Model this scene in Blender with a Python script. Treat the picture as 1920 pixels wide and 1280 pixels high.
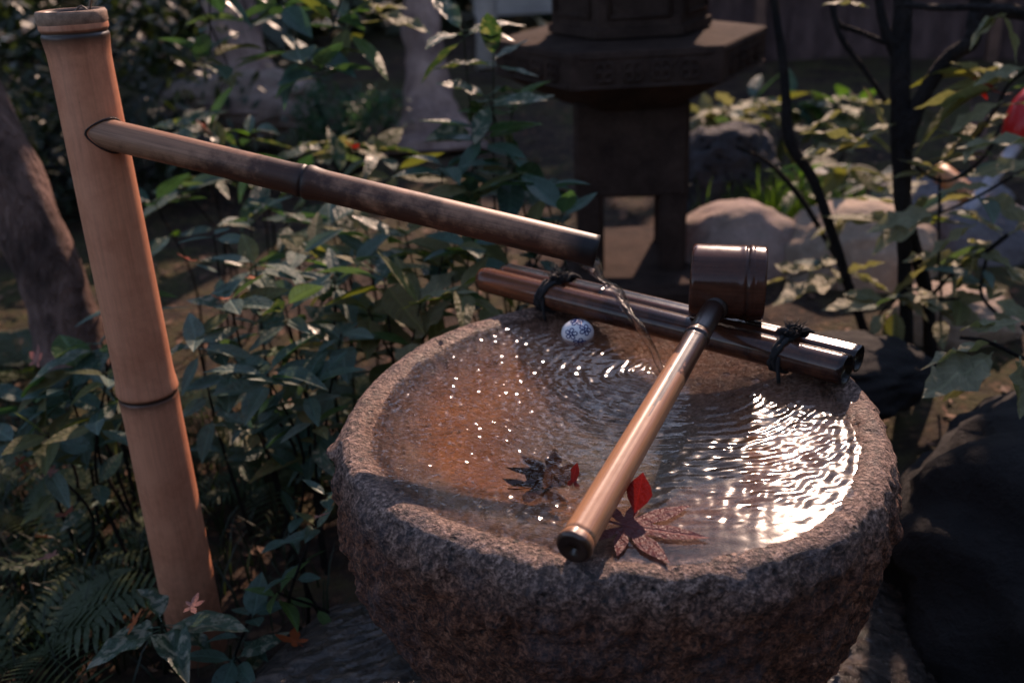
import bpy, math, random
import numpy as np
from mathutils import Vector, Matrix, Euler, noise

for o in list(bpy.data.objects): bpy.data.objects.remove(o)
S = bpy.context.scene
COL = S.collection
rnd = random.Random(7)
RNG = np.random.default_rng(11)
pi = math.pi

# ------------------------------------------------------------------ camera
F, PITCH, ROLL, ZC, ZW = 1867., math.radians(24), math.radians(3), .95, .45
_f = Vector((0, math.cos(PITCH), -math.sin(PITCH)))
_u0 = Vector((0, math.sin(PITCH), math.cos(PITCH))); _r0 = Vector((1, 0, 0))
_r = math.cos(ROLL)*_r0 - math.sin(ROLL)*_u0
_u = math.cos(ROLL)*_u0 + math.sin(ROLL)*_r0
CAM = Vector((0, 0, ZC))
def ray(x, y): return _f + (x-960)/F*_r - (y-640)/F*_u
def px(x, y, d): return CAM + d*ray(x, y)
def onz(x, y, z):
    v = ray(x, y); return CAM + v*((z-ZC)/v.z)
cam = bpy.data.cameras.new('camera'); co = bpy.data.objects.new('camera', cam); COL.objects.link(co)
M = Matrix((_r, _u, -_f)).transposed().to_4x4(); M.translation = CAM
co.matrix_world = M
cam.lens = F/1920*36; cam.sensor_width = 36; cam.clip_start = .02; cam.clip_end = 300
cam.dof.use_dof = True; cam.dof.focus_distance = .97; cam.dof.aperture_fstop = 4.3
cam.dof.aperture_blades = 9
S.camera = co

# ------------------------------------------------------------------ sky, sun, exposure
SUN_EL, SUN_AZ = math.radians(31.5), math.radians(18.5)      # azimuth from +Y towards +X
W = bpy.data.worlds.new('World'); S.world = W; W.use_nodes = True
wn = W.node_tree.nodes; wl = W.node_tree.links
sky = wn.new('ShaderNodeTexSky'); sky.sky_type = 'NISHITA'; sky.sun_disc = False
sky.sun_elevation = SUN_EL; sky.sun_rotation = SUN_AZ
sky.dust_density = .1; sky.air_density = .9; sky.ozone_density = 2.0
wl.new(sky.outputs[0], wn['Background'].inputs[0]); wn['Background'].inputs[1].default_value = .15
sl = bpy.data.lights.new('sun', 'SUN'); sl.energy = 2.45; sl.angle = math.radians(.53); sl.color = (1, .80, .69)
sl.cycles.is_caustics_light = True
so = bpy.data.objects.new('sun', sl); COL.objects.link(so)
sd = Vector((math.sin(SUN_AZ)*math.cos(SUN_EL), math.cos(SUN_AZ)*math.cos(SUN_EL), math.sin(SUN_EL)))
so.rotation_euler = sd.to_track_quat('Z', 'Y').to_euler(); so.location = sd*20
S.view_settings.view_transform = 'Standard'; S.view_settings.look = 'None'
S.view_settings.exposure = 1.15; S.view_settings.gamma = 1
S.view_settings.use_white_balance = True; S.view_settings.white_balance_temperature = 7900; S.view_settings.white_balance_tint = 20
S.cycles.use_denoising = True
S.cycles.max_bounces = 10; S.cycles.transparent_max_bounces = 12; S.cycles.transmission_bounces = 8
S.cycles.sample_clamp_indirect = 6; S.cycles.sample_clamp_direct = 0
S.cycles.caustics_refractive = True; S.cycles.caustics_reflective = True; S.cycles.blur_glossy = .5

# ------------------------------------------------------------------ helpers
def tag(o, label=None, cat=None, group=None, kind=None):
    if label: o['label'] = label
    if cat: o['category'] = cat
    if group: o['group'] = group
    if kind: o['kind'] = kind
    return o
def empty(name, loc, label, cat, group=None, kind=None):
    o = bpy.data.objects.new(name, None); COL.objects.link(o); o.location = loc
    o.empty_display_size = .05
    return tag(o, label, cat, group, kind)
def mesh(name, verts, faces, m=None, smooth=True, attrs=None):
    me = bpy.data.meshes.new(name)
    verts = np.asarray(verts, dtype=np.float64).reshape(-1, 3)
    if isinstance(faces, np.ndarray):
        k = faces.shape[1]; n = len(faces)
        me.vertices.add(len(verts)); me.vertices.foreach_set('co', verts.ravel())
        me.loops.add(n*k); me.loops.foreach_set('vertex_index', faces.ravel().astype(np.int32))
        me.polygons.add(n); me.polygons.foreach_set('loop_start', np.arange(0, n*k, k, dtype=np.int32))
        me.update(calc_edges=True)
    else:
        me.from_pydata([tuple(v) for v in verts], [], faces); me.update()
    me.validate()
    if smooth: me.polygons.foreach_set('use_smooth', np.ones(len(me.polygons), dtype=bool))
    for k, v in (attrs or {}).items():
        a = me.attributes.new(k, 'FLOAT', 'POINT'); a.data.foreach_set('value', np.asarray(v, dtype=np.float32))
    if m: me.materials.append(m)
    return me
def obj(name, me, parent=None, loc=None):
    o = bpy.data.objects.new(name, me); COL.objects.link(o)
    if parent is not None:
        o.parent = parent
        o.matrix_parent_inverse = Matrix.Translation(-Vector(parent.location)) if parent.type == 'EMPTY' or True else Matrix()
    if loc is not None: o.location = loc
    return o
def grid_faces(nr, nc, wrap=True):
    i = np.arange(nr-1)[:, None]; j = np.arange(nc if wrap else nc-1)[None, :]
    j2 = (j+1) % nc
    return np.stack([i*nc+j, i*nc+j2, (i+1)*nc+j2, (i+1)*nc+j], -1).reshape(-1, 4)
def frame(d):
    d = Vector(d).normalized(); a = Vector((0, 0, 1)) if abs(d.z) < .95 else Vector((1, 0, 0))
    x = a.cross(d).normalized(); y = d.cross(x)      # y points up-ish
    return x, y, d
def catmull(pts, n):
    P = np.asarray([tuple(p) for p in pts], dtype=float); k = len(P)
    Q = np.vstack([2*P[0]-P[1], P, 2*P[-1]-P[-2]])
    t = np.linspace(0, k-1-1e-9, n); i = t.astype(int); u = (t-i)[:, None]
    a, b, c, d = Q[i], Q[i+1], Q[i+2], Q[i+3]
    return .5*((2*b)+(c-a)*u+(2*a-5*b+4*c-d)*u*u+(3*b-a-3*c+d)*u**3)
def tube(pts, rad, n=10, cap=True, jitter=0, seed=0, ell=None):
    """sweep a circle along pts; returns verts, quad faces list, t per vertex"""
    P = [Vector(p) for p in pts]; k = len(P); V = []; T = []
    x = None
    for i in range(k):
        d = (P[min(i+1, k-1)]-P[max(i-1, 0)]).normalized()
        if x is None: x, y, _ = frame(d)
        else:
            x = (x - d*x.dot(d)).normalized(); y = d.cross(x)
        r = rad[i] if hasattr(rad, '__len__') else rad
        for j in range(n):
            a = 2*pi*j/n; rr = r
            if jitter: rr *= 1+jitter*noise.noise(Vector((math.cos(a)*1.3+seed, math.sin(a)*1.3, i*.35+seed)))
            V.append(P[i]+x*(math.cos(a)*rr)+y*(math.sin(a)*rr)); T.append(i/(k-1))
    faces = [tuple(q) for q in grid_faces(k, n)]
    if cap: faces += [tuple(range(n))[::-1], tuple(range((k-1)*n, k*n))]
    return V, faces, T
def tube_obj(name, pts, rad, m, parent=None, n=10, cap=True, jitter=0, seed=0, local=None):
    V, Fc, T = tube(pts, rad, n, cap, jitter, seed)
    return obj(name, mesh(name, V, Fc, m, attrs={'t': T}), parent)
def lathe(a, b, prof, n=48, groove=None, wob=0, seed=0):
    """revolve (s, r) about axis a->b (s in metres from a). groove=(angle, width, depth)"""
    a = Vector(a); b = Vector(b); x, y, d = frame(b-a); V = []; T = []; L = (b-a).length
    for s, r in prof:
        for j in range(n):
            an = 2*pi*j/n; rr = r
            if groove:
                da = (an-groove[0]+pi) % (2*pi)-pi
                rr -= groove[2]*math.exp(-(da/groove[1])**2)*(r/max(p[1] for p in prof))
            if wob: rr *= 1+wob*noise.noise(Vector((math.cos(an)+seed, math.sin(an), s*4+seed)))
            V.append(a+d*s+x*(math.cos(an)*rr)+y*(math.sin(an)*rr)); T.append(s)
    return V, [tuple(q) for q in grid_faces(len(prof), n)], T
def merge(parts):
    V = []; Fc = []; 
    for v, f in parts:
        o = len(V); V += [tuple(p) for p in v]; Fc += [tuple(i+o for i in q) for q in f]
    return V, Fc

# ------------------------------------------------------------------ node material helpers
class NM:
    def __init__(s, name):
        s.m = bpy.data.materials.new(name); s.m.use_nodes = True
        s.t = s.m.node_tree; s.n = s.t.nodes; s.l = s.t.links
        s.b = s.n['Principled BSDF']; s.out = s.n['Material Output']
    def node(s, t, **kw):
        n = s.n.new(t)
        for k, v in kw.items():
            if k.startswith('i_'):
                key = k[2:]
                n.inputs[int(key) if key.isdigit() else key.replace('_', ' ')].default_value = v
            else: setattr(n, k, v)
        return n
    def link(s, a, b): s.l.new(a, b)
    def coords(s, kind='Object', scale=(1, 1, 1), rot=(0, 0, 0)):
        tc = s.node('ShaderNodeTexCoord'); mp = s.node('ShaderNodeMapping')
        mp.inputs['Scale'].default_value = scale; mp.inputs['Rotation'].default_value = rot
        s.link(tc.outputs[kind], mp.inputs[0]); return mp.outputs[0]
    def noise(s, vec, scale, detail=4, rough=.55, dist=0):
        n = s.node('ShaderNodeTexNoise'); n.inputs['Scale'].default_value = scale; n.inputs['Detail'].default_value = detail
        n.inputs['Roughness'].default_value = rough; n.inputs['Distortion'].default_value = dist
        if vec is not None: s.link(vec, n.inputs['Vector'])
        return n.outputs['Fac']
    def voro(s, vec, scale, feature='F1', rand=1):
        n = s.node('ShaderNodeTexVoronoi'); n.feature = feature; n.inputs['Scale'].default_value = scale
        n.inputs['Randomness'].default_value = rand
        s.link(vec, n.inputs['Vector']); return n
    def ramp(s, fac, stops, interp='LINEAR'):
        n = s.node('ShaderNodeValToRGB'); n.color_ramp.interpolation = interp; e = n.color_ramp.elements
        while len(e) < len(stops): e.new(.5)
        for k, (p, c) in enumerate(stops):
            e[k].position = p; e[k].color = (*c, 1) if hasattr(c, '__len__') else (c, c, c, 1)
        s.link(fac, n.inputs[0]); return n.outputs[0]
    def mix(s, fac, a, b, mode='MIX'):
        n = s.node('ShaderNodeMix'); n.data_type = 'RGBA'; n.blend_type = mode
        for k, v in ((0, fac), (6, a), (7, b)):
            if hasattr(v, 'is_linked') or isinstance(v, bpy.types.NodeSocket): s.link(v, n.inputs[k])
            elif hasattr(v, '__len__'): n.inputs[k].default_value = (*v, 1) if len(v) == 3 else v
            else: n.inputs[k].default_value = v
        return n.outputs[2]
    def math(s, op, a, b=None, clamp=False):
        n = s.node('ShaderNodeMath', operation=op, use_clamp=clamp)
        for k, v in ((0, a), (1, b)):
            if v is None: continue
            if isinstance(v, bpy.types.NodeSocket): s.link(v, n.inputs[k])
            else: n.inputs[k].default_value = v
        return n.outputs[0]
    def attr(s, name): return s.node('ShaderNodeAttribute', attribute_name=name).outputs['Fac']
    def bump(s, h, strength=.5, dist=.002, prev=None):
        n = s.node('ShaderNodeBump'); n.inputs['Strength'].default_value = strength; n.inputs['Distance'].default_value = dist
        s.link(h, n.inputs['Height'])
        if prev is not None: s.link(prev, n.inputs['Normal'])
        return n.outputs[0]
    def fin(s, col=None, rough=None, normal=None, **kw):
        for v, k in ((col, 'Base Color'), (rough, 'Roughness'), (normal, 'Normal')):
            if v is None: continue
            if isinstance(v, bpy.types.NodeSocket): s.link(v, s.b.inputs[k])
            elif hasattr(v, '__len__'): s.b.inputs[k].default_value = (*v, 1)
            else: s.b.inputs[k].default_value = v
        for k, v in kw.items(): s.b.inputs[k.replace('_', ' ')].default_value = v
        return s.m

def simple(name, c, rough=.6, var=.35, scale=12, bump=.3, bdist=.003, **kw):
    k = NM(name); v = k.coords()
    f = k.noise(v, scale, 6); c2 = tuple(x*(1-var) for x in c); c3 = tuple(min(1, x*(1+var)) for x in c)
    col = k.ramp(f, [(.3, c2), (.7, c3)])
    return k.fin(col, rough, k.bump(k.noise(v, scale*6, 5), bump, bdist), **kw)

def bamboo(name, c_light, c_dark, patch_lo, patch_hi, rough=.38, stain_col=(.035, .018, .012), axis='t', coat=.0, fib=1.0, speck=.5, tgrad=None, bf=.3, cr=.12, spl=.5):
    """culm colours: fibres along the length, patches, dark stain attribute near nodes and wet ends, plus shade painted inside hollows"""
    k = NM(name); v = k.coords('Object')
    at = k.attr('t'); st = k.attr('stain')
    cx = k.node('ShaderNodeCombineXYZ'); k.link(k.attr('ca'), cx.inputs[0]); k.link(k.attr('sa'), cx.inputs[1]); k.link(k.math('MULTIPLY', at, 1.6), cx.inputs[2])
    fibre = k.noise(cx.outputs[0], 7, 7, .68)
    patch = k.noise(v, 16, 5, .6, .4)
    fine = k.noise(v, 90, 5, .65)
    pm = k.math('ADD', k.math('MULTIPLY', patch, .7), k.math('MULTIPLY', fine, .3))
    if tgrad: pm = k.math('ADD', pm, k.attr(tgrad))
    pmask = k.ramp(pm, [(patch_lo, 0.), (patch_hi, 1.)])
    base = k.mix(pmask, c_light, c_dark)
    base = k.mix(k.math('MULTIPLY', k.ramp(fibre, [(.36, 1.), (.56, 0.)]), .55*fib), base, tuple(x*.45 for x in c_dark))
    sp = k.voro(v, 160).outputs['Distance']
    spm = k.math('MULTIPLY', k.ramp(sp, [(.05, 1.), (.12, 0.)]), k.ramp(k.noise(v, 30, 3), [(.5, 0.), (.62, speck)]))
    base = k.mix(spm, base, stain_col)
    stm = k.math('MULTIPLY', st, k.ramp(k.math('ADD', fine, k.math('MULTIPLY', st, .6)), [(.45, .25), (.8, 1.)]))
    base = k.mix(stm, base, stain_col)
    r = k.math('ADD', rough-.10, k.math('MULTIPLY', fine, .22))
    nb = k.bump(fibre, bf, .0012); nb = k.bump(fine, bf*.6, .0008, nb)
    return k.fin(base, r, nb, Coat_Weight=coat, Coat_Roughness=cr, Specular_IOR_Level=spl)

m_post = bamboo('bamboo_tan', (.74, .295, .165), (.56, .19, .10), 0.45, .7, rough=.42, fib=.45, bf=.18, speck=.35)
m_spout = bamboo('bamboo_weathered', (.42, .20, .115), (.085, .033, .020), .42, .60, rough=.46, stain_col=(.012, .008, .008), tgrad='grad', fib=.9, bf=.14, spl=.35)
m_pole = bamboo('bamboo_wet_brown', (.19, .066, .032), (.036, .012, .008), .40, .66, rough=.24, stain_col=(.01, .006, .006), coat=.5, tgrad='grad', fib=1, bf=.06, cr=.08, spl=.2)
m_cup = bamboo('bamboo_dark_cup', (.11, .038, .022), (.040, .014, .009), .4, .7, rough=.24, stain_col=(.008, .005, .005), coat=.35, fib=1, bf=.05, cr=.10, spl=.15)
m_handle = bamboo('bamboo_handle', (.56, .25, .12), (.075, .026, .012), .47, .53, rough=.34, stain_col=(.03, .012, .008), coat=.25, tgrad='grad', fib=.6, bf=.08, cr=.15)
m_nodedark = simple('bamboo_node_dark', (.03, .016, .012), .5, .4, 80)
m_cut = simple('bamboo_cut_end', (.30, .17, .11), .7, .4, 120, .4)

def bam_attrs(V, a, b, nodes=(), stain_w=.02, ends=None, grad=None):
    rmax = max((Vector(v)-Vector(a)).cross((Vector(b)-Vector(a)).normalized()).length for v in V[::7])
    a = Vector(a); x, y, d = frame(Vector(b)-a); t = []; an = []; st = []; g = []; sn = []
    for v in V:
        q = Vector(v)-a; s = q.dot(d); t.append(s)
        th = math.atan2(q.dot(y), q.dot(x)); an.append(math.cos(th)); sn.append(math.sin(th))
        e = 0
        for ns, amt, up, dn in nodes:
            e = max(e, amt*math.exp(-abs(s-ns)/(up if s > ns else dn)))
        if ends: e = max(e, ends(s, th))
        st.append(min(1, e)); g.append(grad(s, th) if grad else 0)
        if rmax and (q-d*s).length < rmax*.82: st[-1] = 1; t[-1] = 0  # hollow insides set fully dark: shade painted into the colour
    return {'t': t, 'ca': an, 'sa': sn, 'stain': st, 'grad': g}

# ------------------------------------------------------------------ materials: stone, ground, water
def granite():
    k = NM('granite'); v = k.coords('Object')
    g = k.voro(v, 380); big = k.noise(v, 7, 5, .6); mid = k.noise(v, 30, 6, .7); fine = k.noise(v, 230, 4, .72)
    speck = k.math('ADD', k.math('MULTIPLY', fine, .74), k.math('MULTIPLY', k.noise(v, 95, 3, .6), .26))
    grain = k.ramp(speck, [(.41, (.025, .018, .015)), (.47, (.15, .10, .085)), (.53, (.40, .295, .25)), (.60, (.82, .66, .59))])
    gc = k.ramp(g.outputs['Color'], [(.0, (.05, .038, .034)), (.35, (.2, .14, .12)), (.7, (.36, .27, .235)), (1., (.6, .5, .45))])
    col = k.mix(.3, grain, gc)
    col = k.mix(.8, col, (1., .76, .65), 'MULTIPLY')
    out = k.attr('outside')                                   # raw side of the bowl: browner, iron-stained stone
    tint = k.ramp(mid, [(.33, (.30, .135, .08)), (.5, (.74, .42, .27)), (.66, (1., .66, .47))])
    brown = k.mix(1., col, tint, 'MULTIPLY')
    col = k.mix(out, col, brown)
    wd_ = k.attr('damp'); col = k.mix(k.math('MULTIPLY', wd_, .75), col, k.mix(1., col, (.42, .34, .28), 'MULTIPLY'))
    orange = k.ramp(mid, [(.35, (.38, .105, .03)), (.6, (.80, .25, .065)), (.75, (.84, .38, .15))])
    im = k.math('MULTIPLY', k.attr('iron'), k.ramp(k.math('ADD', k.math('MULTIPLY', big, .55), k.math('MULTIPLY', fine, .45)), [(.33, .45), (.5, 1.)]))
    col = k.mix(im, col, orange)
    alg = k.ramp(mid, [(.35, (.14, .125, .09)), (.65, (.42, .37, .26))])
    col = k.mix(k.math('MULTIPLY', k.attr('algae'), .75), col, alg)
    bluish = k.math('MULTIPLY', k.ramp(big, [(.52, 0.), (.62, .55)]), k.ramp(mid, [(.4, 0.), (.6, 1.)]))
    col = k.mix(bluish, col, (.06, .058, .075))
    # pits
    pit = k.ramp(k.noise(v, 75, 4, .7), [(.30, 0.), (.42, 1.)])
    col = k.mix(k.math('SUBTRACT', 1., pit), col, (.03, .022, .02))
    vp = k.voro(v, 85); pm_ = k.math('MULTIPLY', k.ramp(vp.outputs['Distance'], [(.10, 1.), (.26, 0.)]), k.ramp(vp.outputs['Color'], [(.45, 0.), (.6, .85)]))
    col = k.mix(k.math('MULTIPLY', pm_, k.math('SUBTRACT', 1., k.math('MULTIPLY', k.attr('iron'), .7))), col, (.022, .014, .012))
    h = k.math('ADD', k.math('MULTIPLY', fine, .7), k.math('MULTIPLY', k.noise(v, 110, 4, .7), .8))
    n1 = k.bump(k.math('SUBTRACT', h, k.math('MULTIPLY', pm_, .5)), 1., .012); n1 = k.bump(g.outputs['Distance'], .35, .002, n1)
    wet = k.attr('wet')
    rough = k.math('SUBTRACT', .78, k.math('MULTIPLY', wet, k.ramp(k.noise(v, 40, 4), [(.35, .25), (.6, .55)])))
    return k.fin(col, rough, n1)
m_granite = granite()

def water_mat(name, refr=.5, tint=(.97, .975, .96), bs=.07, bsc=90):
    k = NM(name); k.n.remove(k.b); v = k.coords('Object')
    nb = k.bump(k.noise(v, bsc, 3, .5, .6), bs, .0012)
    fr = k.node('ShaderNodeFresnel'); bfc = k.node('ShaderNodeNewGeometry').outputs['Backfacing']; k.link(k.math('SUBTRACT', 1.33, k.math('MULTIPLY', bfc, 1.33-1/1.33)), fr.inputs[0]); k.link(nb, fr.inputs['Normal'])
    gl = k.node('ShaderNodeBsdfGlossy'); gl.inputs['Roughness'].default_value = .09; k.link(nb, gl.inputs['Normal'])
    rf = k.node('ShaderNodeBsdfRefraction'); rf.inputs['IOR'].default_value = 1.33; rf.inputs['Roughness'].default_value = .0
    rf.inputs['Color'].default_value = (*tint, 1); k.link(nb, rf.inputs['Normal'])
    tr = k.node('ShaderNodeBsdfTransparent'); tr.inputs['Color'].default_value = (*tint, 1)
    m1 = k.node('ShaderNodeMixShader'); m1.inputs[0].default_value = refr
    k.link(tr.outputs[0], m1.inputs[1]); k.link(rf.outputs[0], m1.inputs[2])
    m2 = k.node('ShaderNodeMixShader'); k.link(fr.outputs[0], m2.inputs[0]); k.link(m1.outputs[0], m2.inputs[1]); k.link(gl.outputs[0], m2.inputs[2])
    k.link(m2.outputs[0], k.out.inputs[0]); return k.m
m_water = water_mat('clear_water', .48, (.99, .99, .985))
m_stream = water_mat('falling_water', .45, (1, 1, 1), .8, 160)

def bubble_mat():
    k = NM('bubble_film'); k.n.remove(k.b); lw = k.node('ShaderNodeLayerWeight'); lw.inputs[0].default_value = .35
    tr = k.node('ShaderNodeBsdfTransparent'); gl = k.node('ShaderNodeBsdfGlossy'); gl.inputs['Roughness'].default_value = .02
    ms = k.node('ShaderNodeMixShader'); k.link(lw.outputs['Fresnel'], ms.inputs[0]); k.link(tr.outputs[0], ms.inputs[1]); k.link(gl.outputs[0], ms.inputs[2])
    k.link(ms.outputs[0], k.out.inputs[0]); return k.m
m_bubble = bubble_mat()

def rock_mat(name, c, dark, scale=9, rough=.75, moss=0., bump=.7, pit=False, speck=.35, spec=.5):
    k = NM(name); v = k.coords('Object')
    a = k.noise(v, scale, 7, .62, .3); b = k.noise(v, scale*9, 6, .7)
    col = k.ramp(k.math('ADD', k.math('MULTIPLY', a, .65), k.math('MULTIPLY', b, .35)), [(.35, dark), (.62, c)])
    col = k.mix(k.math('MULTIPLY', k.ramp(b, [(.55, 0.), (.72, 1.)]), speck), col, tuple(min(1, x*1.6) for x in c))
    if pit:
        p = k.ramp(k.voro(v, 30).outputs['Distance'], [(.12, 0.), (.4, 1.)]); col = k.mix(k.math('SUBTRACT', 1., p), col, (.004, .004, .005))
    if moss:
        geo = k.node('ShaderNodeNewGeometry'); sp = k.node('ShaderNodeSeparateXYZ'); k.link(geo.outputs['Normal'], sp.inputs[0])
        mm = k.math('MULTIPLY', k.ramp(sp.outputs[2], [(.4, 0.), (.8, 1.)]), k.ramp(k.noise(v, scale*1.7, 5), [(.48, 0.), (.6, moss)]))
        col = k.mix(mm, col, (.05, .07, .018))
    n1 = k.bump(k.math('ADD', a, k.math('MULTIPLY', b, .5)), bump, .02)
    if pit: n1 = k.bump(p, .9, .012, n1)
    return k.fin(col, rough, n1, Specular_IOR_Level=spec)
m_boulder = rock_mat('boulder_pink_grey', (.42, .295, .25), (.23, .155, .13), 7, .85, .25, .5)
m_boulder2 = rock_mat('boulder_beige', (.46, .335, .25), (.25, .175, .13), 6, .85, .0, .5)
m_greyrock = rock_mat('boulder_grey', (.20, .185, .20), (.085, .075, .085), 8, .8, .1, .6)
m_porous = rock_mat('porous_rock', (.075, .07, .078), (.022, .02, .023), 10, .8, 0, .9, pit=True)
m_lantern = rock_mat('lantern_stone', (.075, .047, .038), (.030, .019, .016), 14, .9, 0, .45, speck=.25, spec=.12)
m_darkrock = rock_mat('dark_rock', (.016, .013, .012), (.005, .004, .004), 5, .85, 0, .8, speck=.1, spec=.35)  # near-black base colour stands in for deep shade at lower right

def wet_rock():
    k = NM('wet_rock'); v = k.coords('Object'); st = k.coords('Object', (1, 1, 1))
    mp = k.coords('Object', (14, 70, 30), (0, 0, .55))
    str_ = k.noise(mp, 1.6, 6, .65, .5); a = k.noise(v, 14, 6, .65); b = k.noise(v, 210, 5, .7)
    col = k.ramp(str_, [(.35, (.010, .007, .005)), (.52, (.065, .043, .031)), (.68, (.20, .135, .10))])
    col = k.mix(k.ramp(a, [(.5, 0.), (.7, .5)]), col, (.075, .045, .033))
    wet = k.attr('wet')
    rough = k.math('SUBTRACT', .72, k.math('MULTIPLY', wet, k.ramp(a, [(.35, .60), (.65, .38)])))
    n1 = k.bump(str_, .9, .014); n1 = k.bump(b, 1., .006, n1)
    k.link(k.math('MULTIPLY', wet, .4), k.b.inputs['Coat Weight'])
    return k.fin(col, rough, n1, Specular_IOR_Level=.6, Coat_Roughness=.06)
m_wetrock = wet_rock()

def ground_mat():
    k = NM('soil_litter'); v = k.coords('Object')
    a = k.noise(v, 1.3, 6, .6); b = k.noise(v, 9, 7, .7); c = k.noise(v, 60, 5, .7)
    soil = k.ramp(b, [(.32, (.014, .009, .007)), (.5, (.045, .026, .018)), (.68, (.095, .058, .038))])
    moss = k.ramp(c, [(.3, (.022, .022, .007)), (.6, (.07, .066, .018)), (.75, (.11, .10, .03))])
    col = k.mix(k.ramp(k.math('ADD', k.math('MULTIPLY', a, .6), k.math('MULTIPLY', b, .4)), [(.47, 0.), (.56, .85)]), soil, moss)
    vo = k.voro(v, 38); lm = k.ramp(vo.outputs['Distance'], [(.2, 1.), (.42, 0.)])
    lc = k.ramp(vo.outputs['Color'], [(.1, (.05, .025, .014)), (.5, (.13, .065, .035)), (.9, (.22, .12, .07))])
    col = k.mix(k.math('MULTIPLY', lm, .55), col, lc)
    n1 = k.bump(k.math('ADD', b, k.math('MULTIPLY', c, .5)), .9, .03)
    return k.fin(col, .9, n1, Specular_IOR_Level=.25)
m_ground = ground_mat()

def leaf_mat(name, c, c2, rough=.3, trans=.25, tcol=None, vein=.3, spec=.32, blotch=None, rough_var=.15, coat=0.):
    k = NM(name); v = k.coords('Object'); oi = k.node('ShaderNodeObjectInfo')
    rv = k.ramp(oi.outputs['Random'], [(0., c), (1., c2)])
    n = k.noise(v, 2.3, 4, .6); col = k.mix(k.ramp(n, [(.35, 0.), (.7, .5)]), rv, tuple(x*.55 for x in c))
    sv = k.node('ShaderNodeSeparateXYZ'); k.link(v, sv.inputs[0])
    ay = k.math('ABSOLUTE', sv.outputs[1])
    mid = k.ramp(ay, [(.008, 1.), (.03, 0.)]); vv = k.math('SUBTRACT', sv.outputs[0], k.math('MULTIPLY', ay, .9))
    w = k.math('ABSOLUTE', k.math('SUBTRACT', k.math('FRACT', k.math('MULTIPLY', vv, 9.)), .5))
    vm = k.math('MAXIMUM', mid, k.math('MULTIPLY', k.ramp(w, [(.02, .8), (.1, 0.)]), 1.))
    col = k.mix(k.math('MULTIPLY', vm, vein), col, tuple(min(1, x*2.2+.02) for x in c))
    if blotch:
        col = k.mix(k.ramp(k.noise(v, 6, 4, .6), [(.52, 0.), (.6, .85)]), col, blotch)
    nb = k.bump(k.math('ADD', k.math('MULTIPLY', vm, -.6), k.noise(v, 8, 3)), .35, .03)
    rg = k.math('ADD', rough-rough_var*.5, k.math('MULTIPLY', k.noise(v, 5, 3), rough_var))
    k.fin(col, rg, nb, Specular_IOR_Level=spec, Coat_Weight=coat, Coat_Roughness=.26)
    t = k.node('ShaderNodeBsdfTranslucent'); k.link(k.mix(1., col, tcol or (2.2, 2.6, .9), 'MULTIPLY'), t.inputs[0])
    ms = k.node('ShaderNodeMixShader'); ms.inputs[0].default_value = trans
    k.link(k.b.outputs[0], ms.inputs[1]); k.link(t.outputs[0], ms.inputs[2]); k.link(ms.outputs[0], k.out.inputs[0])
    return k.m
m_leaf = leaf_mat('leaf_dark_green', (0.026, 0.07, 0.052), (0.055, 0.11, 0.078), .46, .22, coat=.3)
m_leaf_grey = leaf_mat('leaf_grey_green', (0.075, 0.125, 0.1), (0.115, 0.16, 0.125), .58, .2)
m_leaf_olive = leaf_mat('leaf_olive', (0.095, 0.105, 0.035), (0.16, 0.135, 0.065), .58, .3)
m_leaf_pale = leaf_mat('leaf_pale', (0.2, 0.2, 0.11), (0.3, 0.27, 0.165), .58, .3, (1.5, 1.6, .9))
m_leaf_spot = leaf_mat('leaf_spotted', (0.03, 0.068, 0.04), (0.06, 0.095, 0.055), .44, .2, blotch=(.26, .24, .17), coat=.2)
m_leaf_bright = leaf_mat('leaf_bright_green', (.045, .10, .025), (.07, .13, .04), .4, .35)
m_fern = leaf_mat('fern_green', (.045, .07, .032), (.075, .095, .042), .5, .25, vein=0)
m_crown = leaf_mat('crown_leaf', (.028, .045, .02), (.05, .07, .03), .4, .3, vein=0)
m_hedge = leaf_mat('hedge_leaf', (.022, .036, .024), (.05, .06, .035), .42, .2, vein=0)
m_mossbush = leaf_mat('moss_bush_leaf', (.02, .075, .038), (.035, .10, .05), .5, .3, vein=0)
m_grass = leaf_mat('grass_blade', (.05, .10, .02), (.08, .14, .03), .5, .35, vein=0)
m_grass_dark = leaf_mat('grass_dark', (.018, .03, .018), (.035, .045, .025), .5, .2, vein=0)
m_maple_red = leaf_mat('maple_red', (.22, .018, .016), (.26, .03, .02), .4, .3, (1.8, .8, .6), vein=.2)
m_maple_orange = leaf_mat('maple_orange', (.50, .10, .03), (.55, .14, .04), .45, .35, (1.3, .9, .7), vein=.2)
m_maple_pink = leaf_mat('maple_pink', (.46, .20, .16), (.42, .17, .12), .5, .3, (1.3, .9, .8), vein=.15)
m_maple_dull = leaf_mat('maple_dull', (.19, .065, .062), (.16, .06, .06), .35, .35, (1.4, .9, .8), vein=.25)
m_maple_dark = leaf_mat('maple_brown', (.045, .015, .007), (.06, .018, .009), .55, .05, (1.3, .9, .8), vein=.2, spec=.04)
def bark_mat(name, c, dark, rough=.85, scale=6):
    k = NM(name); v = k.coords('Object', (1, 1, .35)); v2 = k.coords('Object')
    a = k.noise(v, scale*3, 7, .65, .5); b = k.noise(v2, scale, 5, .6); c_ = k.noise(v, scale*14, 4)
    col = k.ramp(a, [(.33, dark), (.62, c)]); col = k.mix(k.ramp(b, [(.5, 0.), (.62, .75)]), col, tuple(x*.7 for x in dark))
    return k.fin(col, rough, k.bump(k.math('ADD', a, k.math('MULTIPLY', c_, .8)), 1., .03), Specular_IOR_Level=.25)
m_bark = bark_mat('bark_mottled', (.28, .165, .135), (.075, .045, .038))
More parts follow.
